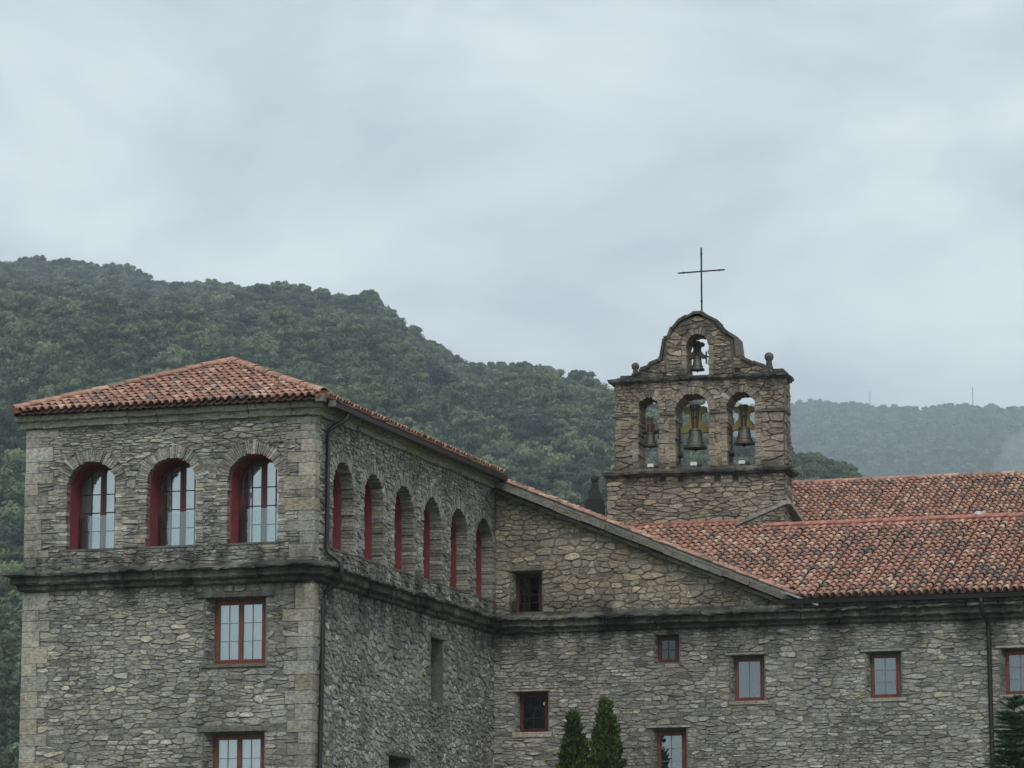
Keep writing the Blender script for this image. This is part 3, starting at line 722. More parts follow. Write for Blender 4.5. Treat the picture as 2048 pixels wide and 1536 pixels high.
for (a, b) in f_win: jamb_panel(mas, wall_f, FF, a, b, .33)
mas.build(300, seen)
cornice(tower, [(HW, 9), (HW, 0), *ARC, (0, 12.8)], STRING_PROF, 'dark_stone', warm=.3, jit=.02, dark=.25)
cornice(tower, [(HW, 9), (HW, 0), (-.02, 0), (0, .02), (0, 12.8)], EAVE_PROF, 'ashlar', warm=.2, jit=.012, seg=(.7, 1.3))
# hipped roof
tt = .412; cs = 1/math.hypot(1, tt); sn = tt*cs; EX0, EX1, EY, EZ = -7.26, .36, -.38, 14.585; HWD = (EX1-EX0)/2; APZ = EZ+HWD*tt; AX = (EX0+EX1)/2; AY = EY+HWD
AP = Vector((AX, AY, APZ)); AB = Vector((AX, 19.2, APZ))
r_front = tile_roof(tower, (EX0, EY, EZ), (1, 0, 0), (0, cs, sn), EX1-EX0, HWD/cs, .192, .31, lambda u, s: u > s*cs+.02 and u < EX1-EX0-s*cs-.02 and s*cs < HWD-.05, [(EX0, EY, EZ), (EX1, EY, EZ), AP], 300)
tile_roof(tower, (EX1, EY, EZ), (0, 1, 0), (-cs, 0, sn), 13.0, HWD/cs, .192, .31, lambda u, s: u > s*cs+.02 and s*cs < HWD-.05, [(EX1, EY, EZ), (EX1, 19.2, EZ), AB, AP], 33)
tile_roof(tower, (EX0, 12.6, EZ), (0, -1, 0), (cs, 0, sn), 12.98, HWD/cs, .192, .31, lambda u, s: 12.98-u > s*cs+.02 and s*cs < HWD-.05, [(EX0, 19.2, EZ), (EX0, EY, EZ), AP, AB], 0)
up = Vector((0, 0, 1)); o5 = Vector((0, 0, .075))
ridge_tiles(r_front, Vector((EX0+.0, EY, EZ))+o5, AP+o5, up, 'hip_tile'); ridge_tiles(r_front, Vector((EX1, EY, EZ))+o5, AP+o5, up, 'hip_tile')
ridge_tiles(r_front, AP+o5, AB+o5, up, 'ridge_tile')
mb = MB(); mb.box((EX1-.09, EY+.07, EZ-.02), .2, .2, .17, None, (.8, .3, 0)); mb.build('mortar_bed', M['mortar'], r_front)
# gutter and downpipe
GUT = [(0, 0), (.125, 0), (.14, .10), (.155, .125), (.13, .125), (.118, .018), (.012, .018), (.012, .115), (0, .115)]
V, F = sweep([(.345, -.02), (.345, 12.52)], [(p, z+14.415) for p, z in GUT]); gut = link('gutter', mesh('gutter', V, F, M['brown_metal']), tower)
mb = MB(); mb.box((.425, -.035, 14.475), .17, .03, .14); mb.build('end_cap', M['grey_metal'], gut)
mb = MB(); mb.tube([(.42, .95, 14.43), (.42, .95, 14.32), (.36, .86, 14.2), (.22, .68, 14.08), (.13, .58, 13.98), (.11, .55, 13.85), (.11, .55, 11.45), (.11, .55, 11.3), (.17, .54, 11.17), (.38, .52, 11.03), (.47, .5, 10.95), (.48, .5, 10.8), (.48, .5, 10.62), (.44, .49, 10.53), (.22, .44, 10.38), (.12, .41, 10.28), (.1, .4, 10.15), (.1, .36, 9.0), (.1, .25, 6.5), (.1, .2, 0.05)], .054, 10)
pipe = mb.build('downpipe', M['brown_metal'], tower, True)
for z in (13.2, 12.0, 9.9, 8.6, 7.4):
    mb = MB(); mb.tube([(.11 if z > 11 else .1, .55 if z > 11 else .36+(z-9)*.04, z-.015), (.11 if z > 11 else .1, .55 if z > 11 else .36+(z-9)*.04, z+.015)], .063, 10); mb.build('pipe_clip', M['brown_metal'], pipe)

# ================================================================== long wing
wing = thing('long_wing', 'long stone wing with clay tile roof and small red framed windows', 'building', (9, 12.8, 0))
WF = Frame((0, 12.8, 0), (1, 0, 0)); UF = Frame((0, 12.86, 0), (1, 0, 0))
vz = lambda x: 14.46-.417*(x-.311)
w_low = [((6.245, 7.11, 8.64, 9.79), (6.29, 7.025, 8.67, 9.74)), ((9.70, 10.58, 8.63, 9.78), (9.755, 10.475, 8.66, 9.73)), ((13.06, 13.94, 8.63, 9.77), (13.12, 13.84, 8.66, 9.71)), ((4.20, 5.09, 6.75, 8.02), (4.26, 4.985, 6.80, 7.93)), ((.60, 1.47, 7.99, 9.02), (.635, 1.385, 8.01, 8.985)), ((4.28, 4.92, 9.66, 10.37), (4.30, 4.83, 9.68, 10.335)), ((13.3, 14.3, 6.75, 8.0), (13.42, 14.15, 6.80, 7.92))]
w_up = ((.46, 1.285, 11.02, 12.11), (.48, 1.175, 11.03, 12.07))
wall_w = wall_with_holes(WF, rect(0, 18, 0, 11.05), [rect(*a) for a, b in w_low], M['mortar'], wing, .25, backs=[rect(*b) for a, b in w_low])
wall_u = wall_with_holes(UF, [(0, 10.9), (8.25, 10.9), (8.25, vz(8.25)-.12), (0, vz(0)-.12)], [rect(*w_up[0])], M['warm_mortar'], wing, .35, backs=[rect(*w_up[1])])
wall_with_holes(Frame((18, 12.8, 0), (0, 1, 0)), [(0, 0), (11.8, 0), (11.8, 11), (5.8, 13.6), (0, 11)], [], M['mortar'], wing)
wall_with_holes(Frame((18, 24.6, 0), (-1, 0, 0)), rect(0, 18, 0, 11.05), [], M['mortar'], wing)
for i, (a, b) in enumerate(w_low):
    dk = i in (4, 5)
    rect_window(wing, WF, *b, -.26, 'dark_red' if dk else 'wood', 2, 2 if i == 5 else 3 if dk or i else 1, 1, .014, .05, 'dull_glass' if dk else 'wing_glass', not dk, .035, dark=dk, cmat='grey_curtain')
rect_window(wing, UF, *w_up[1], -.36, 'dark_red', 2, 4, 1, .014, .05, 'dull_glass', False, .035, dark=True)
blocks(WF, wall_w, 'lintel', [(6.12, 7.2, 9.79, 9.85), (9.56, 10.68, 9.78, 9.84), (12.93, 14.1, 9.77, 9.83), (4.05, 5.2, 8.02, 8.08), (.38, 1.5, 9.02, 9.07), (13.2, 14.4, 8.0, 8.06)], 'ashlar', (.03, .05), -.24, .2)
blocks(WF, wall_w, 'window_sill', [(6.2, 7.2, 8.55, 8.64), (9.6, 10.7, 8.54, 8.63), (13.0, 14.0, 8.54, 8.63), (.5, 1.55, 7.86, 7.99)], 'ashlar', (.02, .03), -.24, .6)
blocks(UF, wall_u, 'lintel', [(.34, 1.36, 12.11, 12.17)], 'dark_stone', (.03, .05), -.34, .2)
mas = Masonry()
hW = [('r', a[0]-.02, a[1]+.02, a[2]-.02, a[3]+.02) for a, b in w_low]+[('r', 6.1, 7.22, 9.77, 9.87), ('r', 9.54, 10.7, 9.76, 9.86), ('r', 12.9, 14.1, 9.75, 9.85), ('r', 4.03, 5.22, 8.0, 8.1), ('r', 6.18, 7.22, 8.53, 8.65), ('r', 9.58, 10.72, 8.52, 8.65), ('r', 13, 14, 8.52, 8.65), ('r', .48, 1.57, 7.84, 8.0)]
mas.panel(wall_w, WF, rubble(0, 15.5, 5.8, 10.5, (.19, .46), (.065, .135), hW, drop=.15, jit=.42, seed=5), .005, (.003, .03), .22, .89, .16, .08, .07, weight=.8)
hU = [('r', w_up[0][0]-.02, w_up[0][1]+.02, w_up[0][2]-.05, w_up[0][3]+.08)]
mas.panel(wall_u, UF, rubble(.03, 8.2, 10.9, 14.2, (.17, .42), (.095, .18), hU, [(.417, 1, 14.46+.417*.311-.36)], drop=.10, jit=.5, seed=6), .007, (.003, .034), .2, .88, .5, .06, .06, 'warm_stone', weight=1.1)
for (a, b) in w_low: jamb_panel(mas, wall_w, WF, a, b, .25)
jamb_panel(mas, wall_u, UF, *w_up, .35)
mas.build(300, seen)
cornice(wing, [(.3, 12.8), (18, 12.8)], STRING_PROF, 'dark_stone', warm=.3, jit=.014, dark=.2)
cornice(wing, [(6.3, 12.8), (18, 12.8)], [(-.03, 10.86), (.16, 10.87), (.20, 10.985), (-.03, 11.0)], 'ashlar', warm=.2, jit=.012, seg=(.8, 1.5))
# roof
t2 = .42; c2 = 1/math.hypot(1, t2); s2 = t2*c2; WE = Vector((1.0, 12.40, 11.13)); zW = lambda y: 11.13+t2*(y-12.40); zC = lambda x: 14.42-.417*(x-.311)
RY1, RY2, XS = 18.55, 19.12, 5.86
def wing_in(u, s):
    x = 1.0+u; y = 12.40+s*c2
    return zW(y) > zC(x)+.02 and y < (RY2-.1 if x < XS else RY1-.1)
rz1, rz2 = zW(RY1), zW(RY2)
vx = lambda y: .311+(14.42-zW(y))/.417
r_w = tile_roof(wing, WE, (1, 0, 0), (0, c2, s2), 15.2, (RY2-12.4)/c2, .195, .325, wing_in, [(vx(12.4), 12.4, 11.13), (18.2, 12.4, 11.13), (18.2, RY1, rz1), (XS, RY1, rz1), (XS, RY2, rz2), (vx(RY2), RY2, rz2)], 300, None, scale=1.03)
mb = MB(); mb.add([(XS, RY1, rz1-.06), (18.2, RY1, rz1-.06), (18.2, 24.8, 11.1), (XS, 24.8, 11.1)], [(0, 1, 2, 3)]); mb.add([(vx(RY2), RY2, rz2-.06), (XS, RY2, rz2-.06), (XS, 19.3, rz2-.06), (vx(RY2), 19.3, rz2-.06)], [(0, 1, 2, 3)]); mb.add([(XS, RY1, rz1-.06), (XS, RY2+.2, rz2-.06), (XS, RY2+.2, 13)], [(0, 1, 2)]); mb.build('roof_deck', M['tile_deck'], wing)
ridge_tiles(r_w, (18.2, RY1, rz1+.05), (XS-.1, RY1, rz1+.05), up, 'ridge_tile', .125, .5, .42, mat='red_ridge', bed='ridge_bed', bedw=.145)
ridge_tiles(r_w, (XS+.0, RY2, rz2+.03), (vx(RY2)-.1, RY2, rz2+.03), up, 'ridge_tile', .10, .5, .42, mat='red_ridge', bed='ridge_bed', bedw=.145)
# slope that runs on down from the block's roof, seen edge-on above the gable wall
CE = Vector((8.0, 12.62, zC(8.0))); cc = 1/math.hypot(1, .417); sc_ = .417*cc
r_c = tile_roof(wing, CE, (0, 1, 0), (-cc, 0, sc_), 7.0, 8.0/cc, .195, .325, lambda u, s: zC(8-s*cc) > zW(12.62+u)-.05 and 8-s*cc > .3, [(8.1, 12.5, zC(8.1)), (vx(19.1), 19.1, zC(vx(19.1))), (0, 19.1, zC(0)), (0, 12.5, zC(0))], 0)
ridge_tiles(r_c, (8.0, 12.56, zC(8.0)+.02), (.36, 12.56, zC(.36)+.02), up, 'verge_tile', .085, .43, .33, bed='mortar', bedw=.07)
sd_ = Vector((cc, 0, -sc_)); nd_ = Vector((sc_, 0, cc)); yd_ = Vector((0, 1, 0))
for (off, th, y0, y1, nm, mt, sg) in ((-.145, .13, 12.47, 12.95, 'verge_slab', 'verge', (.6, 1.0)), (-.285, .085, 12.62, 12.95, 'verge_stone', 'verge', (.3, .55))):
    s = 0.
    while s < 8.55:
        l = min(rng.uniform(*sg), 8.75-s); p = Vector((.2, 0, zC(.2)))+sd_*(s+l/2)+nd_*(off+rng.gauss(0, .006)); p.y = (y0+y1)/2+rng.gauss(0, .012)
        mb = MB(); mb.box(p, l-.012, y1-y0, th, (sd_, yd_, nd_), stone_tint(rng, .25, .04, .1)); mb.build(nm, M[mt], wing); s += l
mb = MB(); p = Vector((8.2, 12.42, zC(8.2)-.02)); mb.box(p, .9, .16, .05, (sd_, yd_, nd_)); mb.build('lead_flashing', M['lead'], wing)
V, F = sweep([(7.55, 12.46), (18.2, 12.46)], [(p*1.05, z+10.985) for p, z in GUT]); gut2 = link('gutter', mesh('gutter', V, F, M['brown_metal']), wing)
mb = MB(); mb.tube([(12.68, 12.38, 10.99), (12.68, 12.38, 10.9), (12.69, 12.42, 10.62), (12.70, 12.46, 10.58), (12.77, 12.64, 10.42), (12.78, 12.69, 10.33), (12.79, 12.70, 10.2), (12.81, 12.70, 7), (12.83, 12.70, .05)], .056, 10); pipe2 = mb.build('downpipe', M['brown_metal'], wing, True)
for z in (10.1, 9.0, 7.9): mb = MB(); mb.tube([(12.795, 12.7, z-.015), (12.795, 12.7, z+.015)], .065, 10); mb.build('pipe_clip', M['brown_metal'], pipe2)
mb = MB(); mb.lathe((11.49, 18.8, 13.66), [(.22, 0), (.24, .14), (.29, .15), (.28, .17), (.14, .235), (.13, .255), (.15, .265), (.05, .31), (.0, .32)], 16); mb.build('roof_vent', M['white'], wing, True)
mb = MB(); mb.lathe((1.05, 13.9, 11.78), [(.02, 0), (.09, .03), (.1, .12), (.05, .2), (.0, .21)], 10); mb.build('interior_lamp', M['lamp'], wing, True)
mb = MB(); mb.lathe((1.05, 13.9, 8.75), [(.02, 0), (.06, .02), (.06, .08), (.0, .1)], 10); mb.build('interior_lamp', M['lamp'], wing, True)

# ================================================================== church nave behind
nave = thing('church_nave', 'church nave with long clay tile roof behind the lower ridge', 'church', (11, 25, 0))
NY0, NY1, NZ1 = 19.6, 26.0, 15.93; NZ0 = NZ1-t2*(NY1-NY0)
r_n = tile_roof(nave, (1.2, NY0, NZ0), (1, 0, 0), (0, c2, s2), 13.6, (NY1-NY0)/c2, .178, .30, lambda u, s: s*c2 < NY1-NY0-.1, [(1.2, NY0, NZ0), (18, NY0, NZ0), (18, NY1, NZ1), (1.2, NY1, NZ1)], 285, lambda u, s: -s, scale=.93, vis=lambda P: P.x > 5.6 and P.y > 21.5)
ridge_tiles(r_n, (18, NY1, NZ1+.04), (1.2, NY1, NZ1+.04), up, 'ridge_tile', .11, .5, .42, mat='tile', bed='hip_mortar')
mb = MB(); mb.add([(1.2, NY1, NZ1-.06), (18, NY1, NZ1-.06), (18, 32.4, NZ0), (1.2, 32.4, NZ0)], [(0, 1, 2, 3)]); mb.build('roof_deck', M['tile_deck'], nave)
wall_with_holes(Frame((1.3, 32.2, 0), (0, -1, 0)), [(0, 0), (12.4, 0), (12.4, NZ0), (6.2, NZ1-.1), (0, NZ0)], [], M['mortar'], nave)
wall_with_holes(Frame((0, 19.9, 0), (1, 0, 0)), rect(1.3, 18, 0, NZ0), [], M['mortar'], nave)
wall_with_holes(Frame((0, 32.2, 0), (-1, 0, 0)), rect(-18, -1.3, 0, NZ0), [], M['mortar'], nave)

# ================================================================== bell gable
bg = thing('bell_gable', 'stone bell gable with three arches and a smaller arch on top', 'bell gable', (3.75, 19.7, 0))
GF = Frame((3.75, 19.2, 0), (math.cos(R(4)), math.sin(R(4)), 0)); TH = .95
g_arch = [(-1.365, 17.25, .285), (-.15, 17.12, .475), (1.2, 17.2, .388)]; g0 = 15.57; t_arch = (.01, 18.94, .31)
body = wall_with_holes(GF, rect(-2.32, 2.39, 15.4, 18.0), [arch_pts(u, v, r+.02, 14, g0) for u, v, r in g_arch], M['gable_mortar'], bg, TH, back=True)
topo = [(-2.25, 18.0), (2.3, 18.0), (2.3, 18.13), (1.83, 18.24), (1.56, 18.33), (1.24, 18.48), (1.08, 18.56), (1.0, 19.08), (.78, 19.2), (.68, 19.34), (.52, 19.54), (.25, 19.68), (.0, 19.74), (-.27, 19.68), (-.44, 19.6), (-.63, 19.43), (-.75, 19.2), (-.88, 19.1), (-.96, 18.55), (-1.3, 18.44), (-1.55, 18.28), (-1.75, 18.16), (-2.25, 18.1)]
top = wall_with_holes(GF, topo, [arch_pts(t_arch[0], t_arch[1], t_arch[2]+.02, 14, 18.1)], M['gable_mortar'], bg, .8, back=True)
base = wall_with_holes(GF, rect(-2.56, 2.39, 0, 15.42), [], M['gable_mortar'], bg, 1.15, back=True)
for u, v, r in g_arch: arch_ring(GF, body, u, v, r, TH+.01, .25, 13, g0, 'gable_stone', jambw=.22, jh=(.1, .2), warm=.35, front=.03)
arch_ring(GF, top, *t_arch, .81, .18, 10, 18.1, 'gable_stone', jambw=.18, jh=(.1, .18), warm=.35)
mas = Masonry()
hG = [('a', u, v, r+.2) for u, v, r in g_arch]+[('r', u-r-.15, u+r+.15, 15.4, v) for u, v, r in g_arch]
kw = dict(gap=.006, hgt=(.008, .045), rnd=.15, flat=.88, warm=.35, light=.06, dark=.12, mat='gable_stone')
mas.panel(body, GF, rubble(-2.32, 2.39, 15.5, 17.02, (.3, .55), (.12, .22), hG, drop=.05, jit=.3, seed=11), **kw)
mas.panel(body, GF, rubble(-2.32, 2.39, 17.08, 17.95, (.16, .34), (.09, .16), hG, drop=.1, jit=.5, seed=12), **kw)
mas.panel(base, GF, rubble(-2.56, 2.39, 13.5, 15.33, (.2, .42), (.07, .14), [('r', -1.05, -.9, 15.2, 15.4), ('r', -.55, -.4, 15.2, 15.4), ('r', .45, .62, 15.2, 15.4), ('r', .95, 1.12, 15.2, 15.4)], drop=.1, jit=.5, seed=13), **kw)
hull = [(-.9, 18.1), (.98, 18.1), (.94, 19.05), (.66, 19.3), (.5, 19.5), (.22, 19.64), (-.02, 19.7), (-.28, 19.63), (-.6, 19.4), (-.84, 19.08)]
pls = []
for i in range(len(hull)):
    a, b = hull[i], hull[(i+1) % len(hull)]; nx, ny = b[1]-a[1], a[0]-b[0]; pls.append((nx, ny, nx*a[0]+ny*a[1]))
mas.panel(top, GF, rubble(-1.0, 1.1, 18.1, 19.75, (.18, .36), (.08, .15), [('a', t_arch[0], t_arch[1], t_arch[2]+.15), ('r', -.43, .45, 18.05, t_arch[1])], pls, drop=.08, jit=.5, seed=14), **kw)
mas.panel(top, GF, rubble(-2.2, -.9, 18.08, 18.6, (.2, .36), (.08, .14), [('r', -.98, -.84, 18.08, 18.2)], [(-.45, 1, 18.12+.45*1.85)], drop=.08, seed=15), **kw)
mas.panel(top, GF, rubble(1.0, 2.25, 18.08, 18.6, (.2, .36), (.08, .14), [('r', 1.05, 1.2, 18.1, 18.22)], [(.40, 1, 18.5+.40*1.2)], drop=.08, seed=16), **kw)
mas.panel(body, Frame(GF.p(2.39, 0, 0), -GF.n), rubble(.02, TH-.02, 15.45, 17.95, (.28, .5), (.12, .2), [], drop=.05, jit=.4, seed=17), **kw)
mas.panel(base, Frame(GF.p(2.39, 0, 0), -GF.n), rubble(.02, 1.12, 13.6, 15.3, (.3, .6), (.12, .22), [], drop=.05, jit=.4, seed=18), **dict(kw, warm=.6, light=.3))
mas.build(300, seen)
def gpath(u0, u1, d): return [tuple(GF.p(u0, 0, -d).xy), tuple(GF.p(u0, 0, 0).xy), tuple(GF.p(u1, 0, 0).xy), tuple(GF.p(u1, 0, -d).xy)]
cornice(bg, gpath(-2.32, 2.39, TH), [(-.03, 17.93), (.05, 17.94), (.06, 17.985), (.11, 17.99), (.12, 18.05), (-.03, 18.09)], 'ledge_stone', (.4, .8), jit=.02, dark=.2)
cornice(bg, gpath(-2.5, 2.39, 1.1), [(-.03, 15.32), (.06, 15.33), (.08, 15.38), (.16, 15.395), (.17, 15.46), (.02, 15.54), (-.08, 15.56)], 'ledge_stone', (.4, .8), jit=.02, dark=.2)
for (a, b) in ((-2.32, -1.65), (-1.08, -.63), (.33, .81), (1.59, 2.39)):
    mb = MB(); fbox(mb, GF, a-(.05 if a < -2 else -.02), b+(.05 if b > 2 else -.02), 17.02, 17.065, -TH+.1, .06); mb.v = [(x+rng.gauss(0, .004), y, z+rng.gauss(0, .006)) for x, y, z in mb.v]; mb.build('impost_slab', M['ledge_stone'], bg)
# coping slabs over the stepped and curved top
cop = [(-1.80, 18.17), (-1.58, 18.22), (-1.56, 18.31), (-1.32, 18.37), (-1.30, 18.46), (-1.02, 18.53), (-.99, 18.60), (-.90, 19.13), (-.76, 19.17), (-.65, 19.43), (-.46, 19.62), (-.28, 19.70), (-.1, 19.80), (.12, 19.80), (.27, 19.71), (.53, 19.57), (.70, 19.35), (.80, 19.22), (1.03, 19.10), (1.10, 18.57), (1.25, 18.50), (1.56, 18.36), (1.83, 18.27), (1.88, 18.2)]
for i in range(len(cop)-1):
    a, b = cop[i], cop[i+1]; du, dv = b[0]-a[0], b[1]-a[1]; L = math.hypot(du, dv)
    axu = (GF.u*du/L+Vector((0, 0, dv/L))); axn = (GF.u*(-dv/L)+Vector((0, 0, du/L))); steep = abs(dv) > 2*abs(du)
    th = rng.uniform(.06, .095); p = GF.p((a[0]+b[0])/2, (a[1]+b[1])/2, -.40+rng.gauss(0, .02))+axn*(th*.35+rng.gauss(0, .008))
    rot = rng.gauss(0, .05); ax2 = axu*math.cos(rot)+axn*math.sin(rot); an2 = axn*math.cos(rot)-axu*math.sin(rot)
    mb = MB(); mb.box(p, L*(1.0 if steep else 1.12)+.02, .92, th, (ax2, GF.n, an2), stone_tint(rng, .3, .03, .3)); mb.build('coping_slab', M['ledge_stone'], bg)
for (a, z) in ((-1.95, 18.13), (2.18, 18.15)):
    mb = MB(); fbox(mb, GF, a-.2, a+.2, z-.06, z+.03, -.85, .03); mb.build('coping_slab', M['ledge_stone'], bg)
mb = MB(); mb.lathe(GF.p(.05, 19.78, -.4), [(.2, 0), (.17, .06), (.1, .12), (.05, .16), (.0, .17)], 10, (.2, .3, 0)); mb.build('cross_base', M['ledge_stone'], bg, True)
def ball_finial(u, z, s, parent):
    mb = MB(); mb.lathe(GF.p(u, z, -.35), [(.13*s, 0), (.125*s, .05*s), (.085*s, .16*s), (.07*s, .26*s), (.075*s, .29*s), (.10*s, .32*s), (.118*s, .38*s), (.105*s, .44*s), (.06*s, .485*s), (0, .5*s)], 16, (.4, .5, 0))
    mb.build('ball_finial', M['ledge_stone'], parent, True)
ball_finial(-1.80, 18.11, .95, bg); ball_finial(1.93, 18.16, 1.1, bg)
# putlog holes under the courses: near-black flush blocks paint the shade inside
for (u, z) in ((-.98, 15.24), (-.48, 15.24), (.53, 15.24), (1.03, 15.24)):
    mb = MB(); fbox(mb, GF, u-.075, u+.075, z-.08, z+.08, -.1, .004); mb.build('putlog_hole_shade', M['hole_shade'], base)
for (u, z) in ((.62, 18.2), (1.12, 18.19), (-.88, 18.14)):
    mb = MB(); fbox(mb, GF, u-.075, u+.06, z-.06, z+.07, -.1, .004); mb.build('putlog_hole_shade', M['hole_shade'], top)
# small buttress with sloping copings at its right foot
BF = Frame(GF.p(0, 0, .75), GF.u)
but = wall_with_holes(BF, [(1.2, 13.0), (2.5, 13.0), (2.5, 14.38), (1.2, 13.86)], [], M['gable_mortar'], bg, 1.8, back=True)
m2 = Masonry(); m2.panel(but, BF, rubble(1.3, 2.5, 13.4, 14.38, (.2, .4), (.1, .2), [], [(-.4, 1, 13.80-.4*1.2)], drop=.05, seed=19), **kw)
m2.panel(but, Frame(BF.p(2.5, 0, 0), -GF.n), rubble(.02, 1.78, 13.4, 14.3, (.2, .45), (.1, .2), [], [(.17, 1, 14.33)], drop=.05, seed=20), **kw); m2.build(0)
a, b = BF.p(1.15, 13.86, -.2), BF.p(2.56, 14.42, -.2); d = (b-a).normalized(); nn = d.cross(GF.n)
nn = -nn if nn.z < 0 else nn
mb = MB(); mb.box((a+b)/2, (b-a).length, .5, .1, (d, GF.n, nn), (.35, .3, 0)); mb.build('coping_slab', M['ashlar'], bg)
a, b = BF.p(2.5, 14.42, -.05), BF.p(2.62, 14.05, -1.75); d = (b-a).normalized(); nn = d.cross(GF.u); nn = -nn if nn.z < 0 else nn
mb = MB(); mb.box((a+b)/2, (b-a).length, .3, .1, (d, GF.u, nn), (.35, .3, 0)); mb.build('coping_slab', M['ashlar'], bg)

# ================================================================== iron cross
P = GF.p(.065, 19.93, -.4)
cross = thing('cross', 'thin black iron cross standing on top of the bell gable', 'cross', tuple(P))
mb = MB(); mb.tube([P-Vector((0, 0, .05)), P+Vector((0, 0, 1.80))], .024, 8); mb.build('shaft', M['iron'], cross)
mb = MB(); mb.tube([P+Vector((0, 0, 1.115))-GF.u*.655, P+Vector((0, 0, 1.15))+GF.u*.655], .022, 8); mb.build('arm', M['iron'], cross)
for q in (P+Vector((0, 0, 1.62)), P+Vector((0, 0, .3)), P+Vector((0, 0, 1.12))-GF.u*.5, P+Vector((0, 0, 1.145))+GF.u*.52):
    mb = MB(); mb.lathe(q, [(.0, -.03), (.034, -.02), (.034, .02), (.0, .03)], 8); mb.build('knob', M['iron'], cross, True)

# ================================================================== bells
def bell(u, zc, r, h, lab, ymat, dep=.48, ywid=1.1, full=True):
    C0 = GF.p(u, zc, -dep); b = thing('bell', lab, 'bell', tuple(GF.p(u, zc-h, -dep)), 'bells hanging in the bell gable')
    prof = [(0, 0), (.30*r, 0), (.46*r, -.03*h), (.53*r, -.1*h), (.56*r, -.25*h), (.60*r, -.45*h), (.67*r, -.64*h), (.79*r, -.82*h), (.95*r, -.94*h), (1.0*r, -.965*h), (1.0*r, -1.0*h), (.93*r, -1.0*h), (.80*r, -.9*h), (.6*r, -.6*h), (.5*r, -.2*h), (0, -.1*h)]
    mb = MB(); mb.lathe(C0, prof, 28); mb.build('bell_body', M['bronze'], b, True)
    for zz, rr in ((-.12, .545), (-.72, .725), (-.90, .90)):
        mb = MB(); mb.lathe(C0, [(rr*r-.005, zz*h-.012), (rr*r+.012, zz*h-.006), (rr*r+.012, zz*h+.006), (rr*r-.005, zz*h+.012)], 28); mb.build('bell_band', M['bronze'], b, True)
    mb = MB(); mb.tube([C0-Vector((0, 0, .3*h)), C0-Vector((0, 0, 1.02*h))], .02, 6); mb.lathe(C0-Vector((0, 0, 1.10*h)), [(0, -.05*h), (.09*r, -.03*h), (.1*r, .05*h), (.03*r, .1*h)], 8); mb.build('clapper', M['iron'], b, True)
    vs_ = 1.18
    hf = [(.30, -.06), (.42, -.10), (.52, -.26), (.62, -.36), (ywid, -.38), (ywid, .05), (.92, .12), (.72, .38), (.56, .52), (.5, .72), (.52, .95), (.62, 1.08)]
    lobe = [(.74+.27*math.cos(t), 1.33+.25*math.sin(t)) for t in (-1.3, -.7, 0, .7, 1.4, 2.0)]
    hf += lobe+[(.42, 1.62), (.3, 1.72)]; hf = [(x, y*vs_ if y > 0 else y) for x, y in hf]; sh = hf+[(-x, y) for x, y in reversed(hf)]
    if full:
        pts = [(C0+GF.u*(x*r)+Vector((0, 0, y*r))) for x, y in sh]
        fp = [p+GF.n*.06 for p in pts]; bp = [p-GF.n*.06 for p in pts]; tri = tessellate_polygon([[Vector((x, y, 0)) for x, y in sh]])
        n = len(sh); F = [tuple(t) for t in tri]+[tuple(i+n for i in reversed(t)) for t in tri]+[(i, (i+1) % n, (i+1) % n+n, i+n) for i in range(n)]
        link('yoke', mesh('yoke', fp+bp, F, M[ymat]), b)
    else:
        for s in (-1, 1):
            mb = MB(); mb.box(C0+Vector((0, 0, .55*r))+GF.u*(s*.35*r), .25*r, .1, .9*r, (GF.u, GF.n, Vector((0, 0, 1)))); mb.build('yoke', M[ymat], b)
        mb = MB(); mb.box(C0+Vector((0, 0, .12*r)), 2.2*r, .1, .25*r, (GF.u, GF.n, Vector((0, 0, 1)))); mb.build('yoke', M[ymat], b)
    for x0, x1 in ((-.2, -.36), (-.09, -.16), (.09, .16), (.2, .36)):
        mb = MB(); mb.tube([C0+GF.u*(x0*r)+GF.n*.078+Vector((0, 0, -.02)), C0+GF.u*(x1*r)+GF.n*.078+Vector((0, 0, 2.02*r))], .014, 6); mb.build('strap', M['iron' if full else 'rust'], b)
    for z in (.95, 1.6):
        mb = MB(); mb.box(C0+GF.n*.085+Vector((0, 0, z*r)), .62*r, .02, .05, (GF.u, GF.n, Vector((0, 0, 1)))); mb.build('strap_plate', M['iron' if full else 'rust'], b)
    mb = MB(); mb.box(C0+GF.u*(ywid*r-.01)+Vector((0, 0, -.25*r)), .03, .07, 1.7*r, GF.axes()); mb.build('lever', M['iron'], b)
    mb = MB(); mb.tube([C0-GF.u*(ywid*r+.10)+Vector((0, 0, -.15*r)), C0+GF.u*(ywid*r+.10)+Vector((0, 0, -.15*r))], .022, 6); mb.build('axle', M['iron'], b)
bell(-.155, 16.70, .325, .56, 'largest bronze bell under an olive yoke in the middle arch', 'yoke', ywid=1.30)
bell(1.20, 16.71, .293, .50, 'bronze bell under an olive yoke in the arch nearest the tile roof', 'yoke', ywid=1.22)
bell(-1.41, 16.64, .213, .40, 'small bronze bell with rusty iron hanger in the leftmost arch', 'rust', ywid=1.1, full=False)
bell(-.075, 18.70, .203, .40, 'smallest bell in the single top arch below the iron cross', 'yoke_dark', dep=.42, ywid=1.28)
